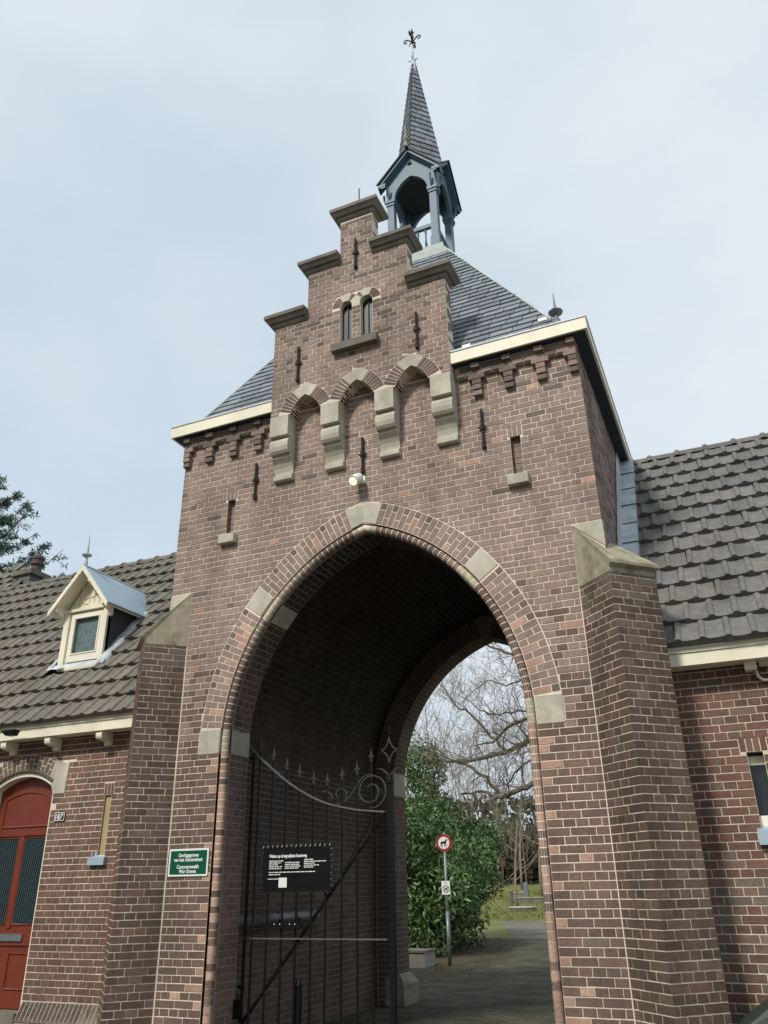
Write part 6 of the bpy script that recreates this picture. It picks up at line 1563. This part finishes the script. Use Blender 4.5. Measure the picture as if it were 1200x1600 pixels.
for li, lm in enumerate(limbs):
    Yl = 15.6 - .5 * (li % 3) ; pts = [onY(x, y, Yl + .25 * math.sin(i * 1.7 + li)) for i, (x, y) in enumerate(lm)]
    if lm[0][0] > 860: pts = [Vector((-.85, 16, pts[0].z - .25))] + pts
    r0 = (.11, .075, .10, .06, .06, .045, .05, .04, .05)[li]
    # refine
    fine = []
    for a_, b_2 in zip(pts[:-1], pts[1:]):
        for k in range(4): fine.append(a_.lerp(b_2, k / 4) + Vector((r_.gauss(0, .02), r_.gauss(0, .02), r_.gauss(0, .025))))
    fine.append(pts[-1]); n_ = len(fine); rs = [max(r0 * (1 - .8 * i / n_), .012) for i in range(n_)]
    bm.tube(fine, rs, 7)
    for i in range(3, n_, 2):
        d = (fine[min(i + 1, n_ - 1)] - fine[i - 1]).normalized()
        for q in range(1 + (i % 4 == 1)): sub(fine[i], (d * .5 + Vector((r_.gauss(-.1, .6), r_.gauss(0, .6), r_.gauss(.35, .6)))).normalized(), r_.uniform(.7, 1.5), rs[i] * .45, 2, 4)
for k in range(7):                                          # limbs on the hidden side
    an = r_.uniform(-1.4, 1.4); sub(Vector((-.8, 16, 4 + k * .8)), Vector((math.cos(an), math.sin(an), .5)).normalized(), 3.2, .1, 1, 3)
bm.build('branches', M_bark, tr); tw.build('twigs', M_twig, tr, kind='stuff')
far = [(760, 27, 10, .05, 31), (700, 31, 12, .065, 32), (668, 26, 10, .05, 33), (805, 36, 11, .06, 34), (735, 40, 13, .07, 35), (845, 44, 12, .07, 36), (815, 56, 12, .09, 37), (780, 62, 13, .09, 38)]
labs = ['thin bare tree rising just behind the laurel, tallest in the middle', 'bare tree left of the middle behind the laurel', 'slender bare tree half hidden by the holly', 'bare tree right of the middle beyond the path', 'far bare tree with many upright twigs', 'bare tree nearest the right jamb on the far lawn', 'distant bare tree behind the slim headstone', 'most distant bare tree at the wood edge']
for (x, Y, h, rd, sd_), lab in zip(far, labs):
    p = onY(x, 1380, Y); bare_tree('bare_tree', lab, (p.x, Y, terrain(Y) - .05), h, rd, sd_, depth=4, spread=.55, grp='bare trees behind the gatehouse', n0=7, upright=1.1, mat_=M_grey, lowbranch=.12)
# dark wood at the back: one mass
wd_pts = []
rw = np.random.default_rng(9); nW = 16000
pts = np.stack([rw.uniform(-46, 6, nW), rw.uniform(66, 78, nW), 1.2 + rw.gamma(2.2, 1.7, nW)], 1); pts[:, 2] = np.minimum(pts[:, 2] + .0, 8.5)
jt = rw.uniform(.35, 1.0, nW); wood = thing('far_wood', 'dark brown-green wood closing the view behind the far lawn', 'wood', (-20, 72, 1)) if False else None
wo = leaves_mesh('far_wood', pts, .75, .3, np.stack([jt * 1.15, jt, jt * .9], 1), mat('wood_mass', lin((70, 70, 54)), .95, tinted=True), None, rw, .1)
wo['kind'] = 'stuff'; tag(wo, 'dark brown-green wood closing the view behind the far lawn', 'wood')
tw2 = MB(); r_ = random.Random(77)
for k in range(420):
    x = r_.uniform(-46, 4); y = r_.uniform(64, 80); h = r_.uniform(4, 11); tw2.tube([(x, y, .8), (x + r_.gauss(0, .3), y, .8 + h * .5), (x + r_.gauss(0, .7), y, .8 + h)], [.09, .06, .015], 4, cap=False)
o = tw2.build('far_trunks', M_bark); o['kind'] = 'stuff'; tag(o, 'thin bare trunks standing in the dark far wood', 'wood')
# grass tufts on the far lawn
gr = np.random.default_rng(4); nG = 9000; gx = gr.uniform(-16, 0, nG); gy = 31 + gr.uniform(0, 1, nG) ** 1.3 * 22
gp_ = np.stack([gx, gy, np.array([terrain(v) for v in gy])], 1); jt = gr.uniform(.6, 1.5, nG)
go = leaves_mesh('grass_tufts', gp_, .16, .12, np.stack([jt * 1.1, jt, jt * .6], 1), mat('grass_blades', lin((106, 110, 58)), .9, tinted=True), None, gr, -1.2)
go['kind'] = 'stuff'; tag(go, 'short grass tufts on the far lawn beyond the path', 'grass')
# leaf litter beside the path
nLt = 500; lx = rng.uniform(-4.4, -1.9, nLt); ly = rng.uniform(8.8, 19, nLt); lx = lx - (ly - 9) * .19
jt = rng.uniform(.5, 1.3, nLt); lo_ = leaves_mesh('leaf_litter', np.stack([lx, ly, np.full(nLt, .012)], 1), .05, .3, np.stack([jt, jt * .85, jt * .6], 1), mat('dead_leaves', lin((112, 92, 62)), .9, tinted=True), None, rng, 0)
lo_['kind'] = 'stuff'; tag(lo_, 'dead leaves scattered along the foot of the laurel', 'leaves')

# conifer at the far left behind the lodge roof
CY = 9.0; tip = onY(78, 825, CY); trunkx = -19.2
cf = thing('conifer', 'dark green conifer with upswept branch tips behind the lodge chimney', 'tree', (trunkx, CY, 0))
MB().tube([(trunkx, CY, 0), (trunkx, CY, 8), (trunkx, CY, 15.6)], [.35, .22, .03], 9).build('trunk', M_bark, cf, smooth=True)
cb = MB(); npts = []; ntint = []; rc = random.Random(8)
for k in range(110):
    z = 4.5 + 11.0 * k / 110; an = k * 2.399 ; ln = max(.3, min(4.0, (15.5 - z) * 1.0)) * rc.uniform(.75, 1.0)
    if k < 0: pass
    d = Vector((math.cos(an), math.sin(an), 0)); p0 = Vector((trunkx, CY, z)); q = [p0 + d * ln * f_ + Vector((0, 0, -.30 * ln * math.sin(f_ * 2.3) + .40 * ln * f_ * f_)) for f_ in (0, .25, .5, .75, 1)]
    cb.tube(q, [.05, .04, .03, .02, .008], 5, cap=False)
    side = Vector((-d.y, d.x, 0))
    for i in range(40):
        f_ = rc.uniform(.12, 1); j = min(int(f_ * 4), 3); o = q[j].lerp(q[j + 1], f_ * 4 - j); sl_ = rc.uniform(.15, .6) * (1.3 - f_) * ln * .42 + .14; sd2 = (side * rc.choice((-1, 1)) + d * rc.uniform(.3, .9) + Vector((0, 0, rc.uniform(-.35, .35)))).normalized()
        e_ = o + sd2 * sl_; cb.tube([o, e_], [.01, .004], 3, cap=False)
        for w_ in range(24):
            g_ = rc.uniform(0, 1.05); npts.append(o + sd2 * sl_ * g_ + Vector((rc.gauss(0, .025), rc.gauss(0, .025), rc.gauss(-.01, .03)))); c_3 = rc.uniform(.55, 1.3); ntint.append((c_3 * .95, c_3, c_3 * rc.uniform(.85, 1.15)))
cb.build('branches', M_bark, cf); leaves_mesh('needles', np.array(npts), .16, .12, np.array(ntint), M_needle, cf, np.random.default_rng(2), .1)
p = onY(93, 900, 14); 
bt = bare_tree('bare_tree', 'bare treetop just showing over the lodge ridge beside the chimney', (p.x, 14, 0), p.z - 2.6, .15, 51, depth=4, spread=.5, grp=None, n0=7, upright=.8, mat_=M_twig, lowbranch=.5)

# ================================================================== unseen houses added behind the viewer to shade the lower walls
M_house = brick_tex('shade_house_brick', lin((116, 84, 70)), lin((100, 74, 64)), lin((150, 140, 126)))
for k, (x, wd, zr, lab) in enumerate(((-19, 8.6, 12.6, 'added unseen brick house shading the lower walls, furthest left'), (-10, 8.6, 13.4, 'added unseen brick house shading the lower walls, with the highest ridge'), (-1, 8.6, 12.4, 'added unseen brick house shading the lower walls, right of the highest one'))):
    Yh = -15.5; h = thing('shade_house', lab, 'house', (x, Yh, 0), 'unseen houses added for shade')
    MB().box((x - wd / 2, Yh - 8, 0), (x + wd / 2, Yh, zr - 3.6)).build('wall', M_house, h)
    MB().add([(x - wd / 2, Yh + .4, zr - 3.7), (x + wd / 2, Yh + .4, zr - 3.7), (x + wd / 2, Yh - 4, zr), (x - wd / 2, Yh - 4, zr), (x + wd / 2, Yh - 8.4, zr - 3.7), (x - wd / 2, Yh - 8.4, zr - 3.7)], [(0, 1, 2, 3), (3, 2, 4, 5), (1, 4, 2), (0, 3, 5), (0, 5, 4, 1)]).build('roof', M_slate, h)
    for i in range(3):
        for z in (1.0, 3.8):
            xx = x - 2.6 + i * 2.6; wn = MB().box((xx - .5, Yh, z), (xx + .5, Yh + .03, z + 1.6)).build('window', M_white, h); MB().box((xx - .43, Yh + .03, z + .07), (xx + .43, Yh + .04, z + 1.53)).build('pane', M_glass, wn)
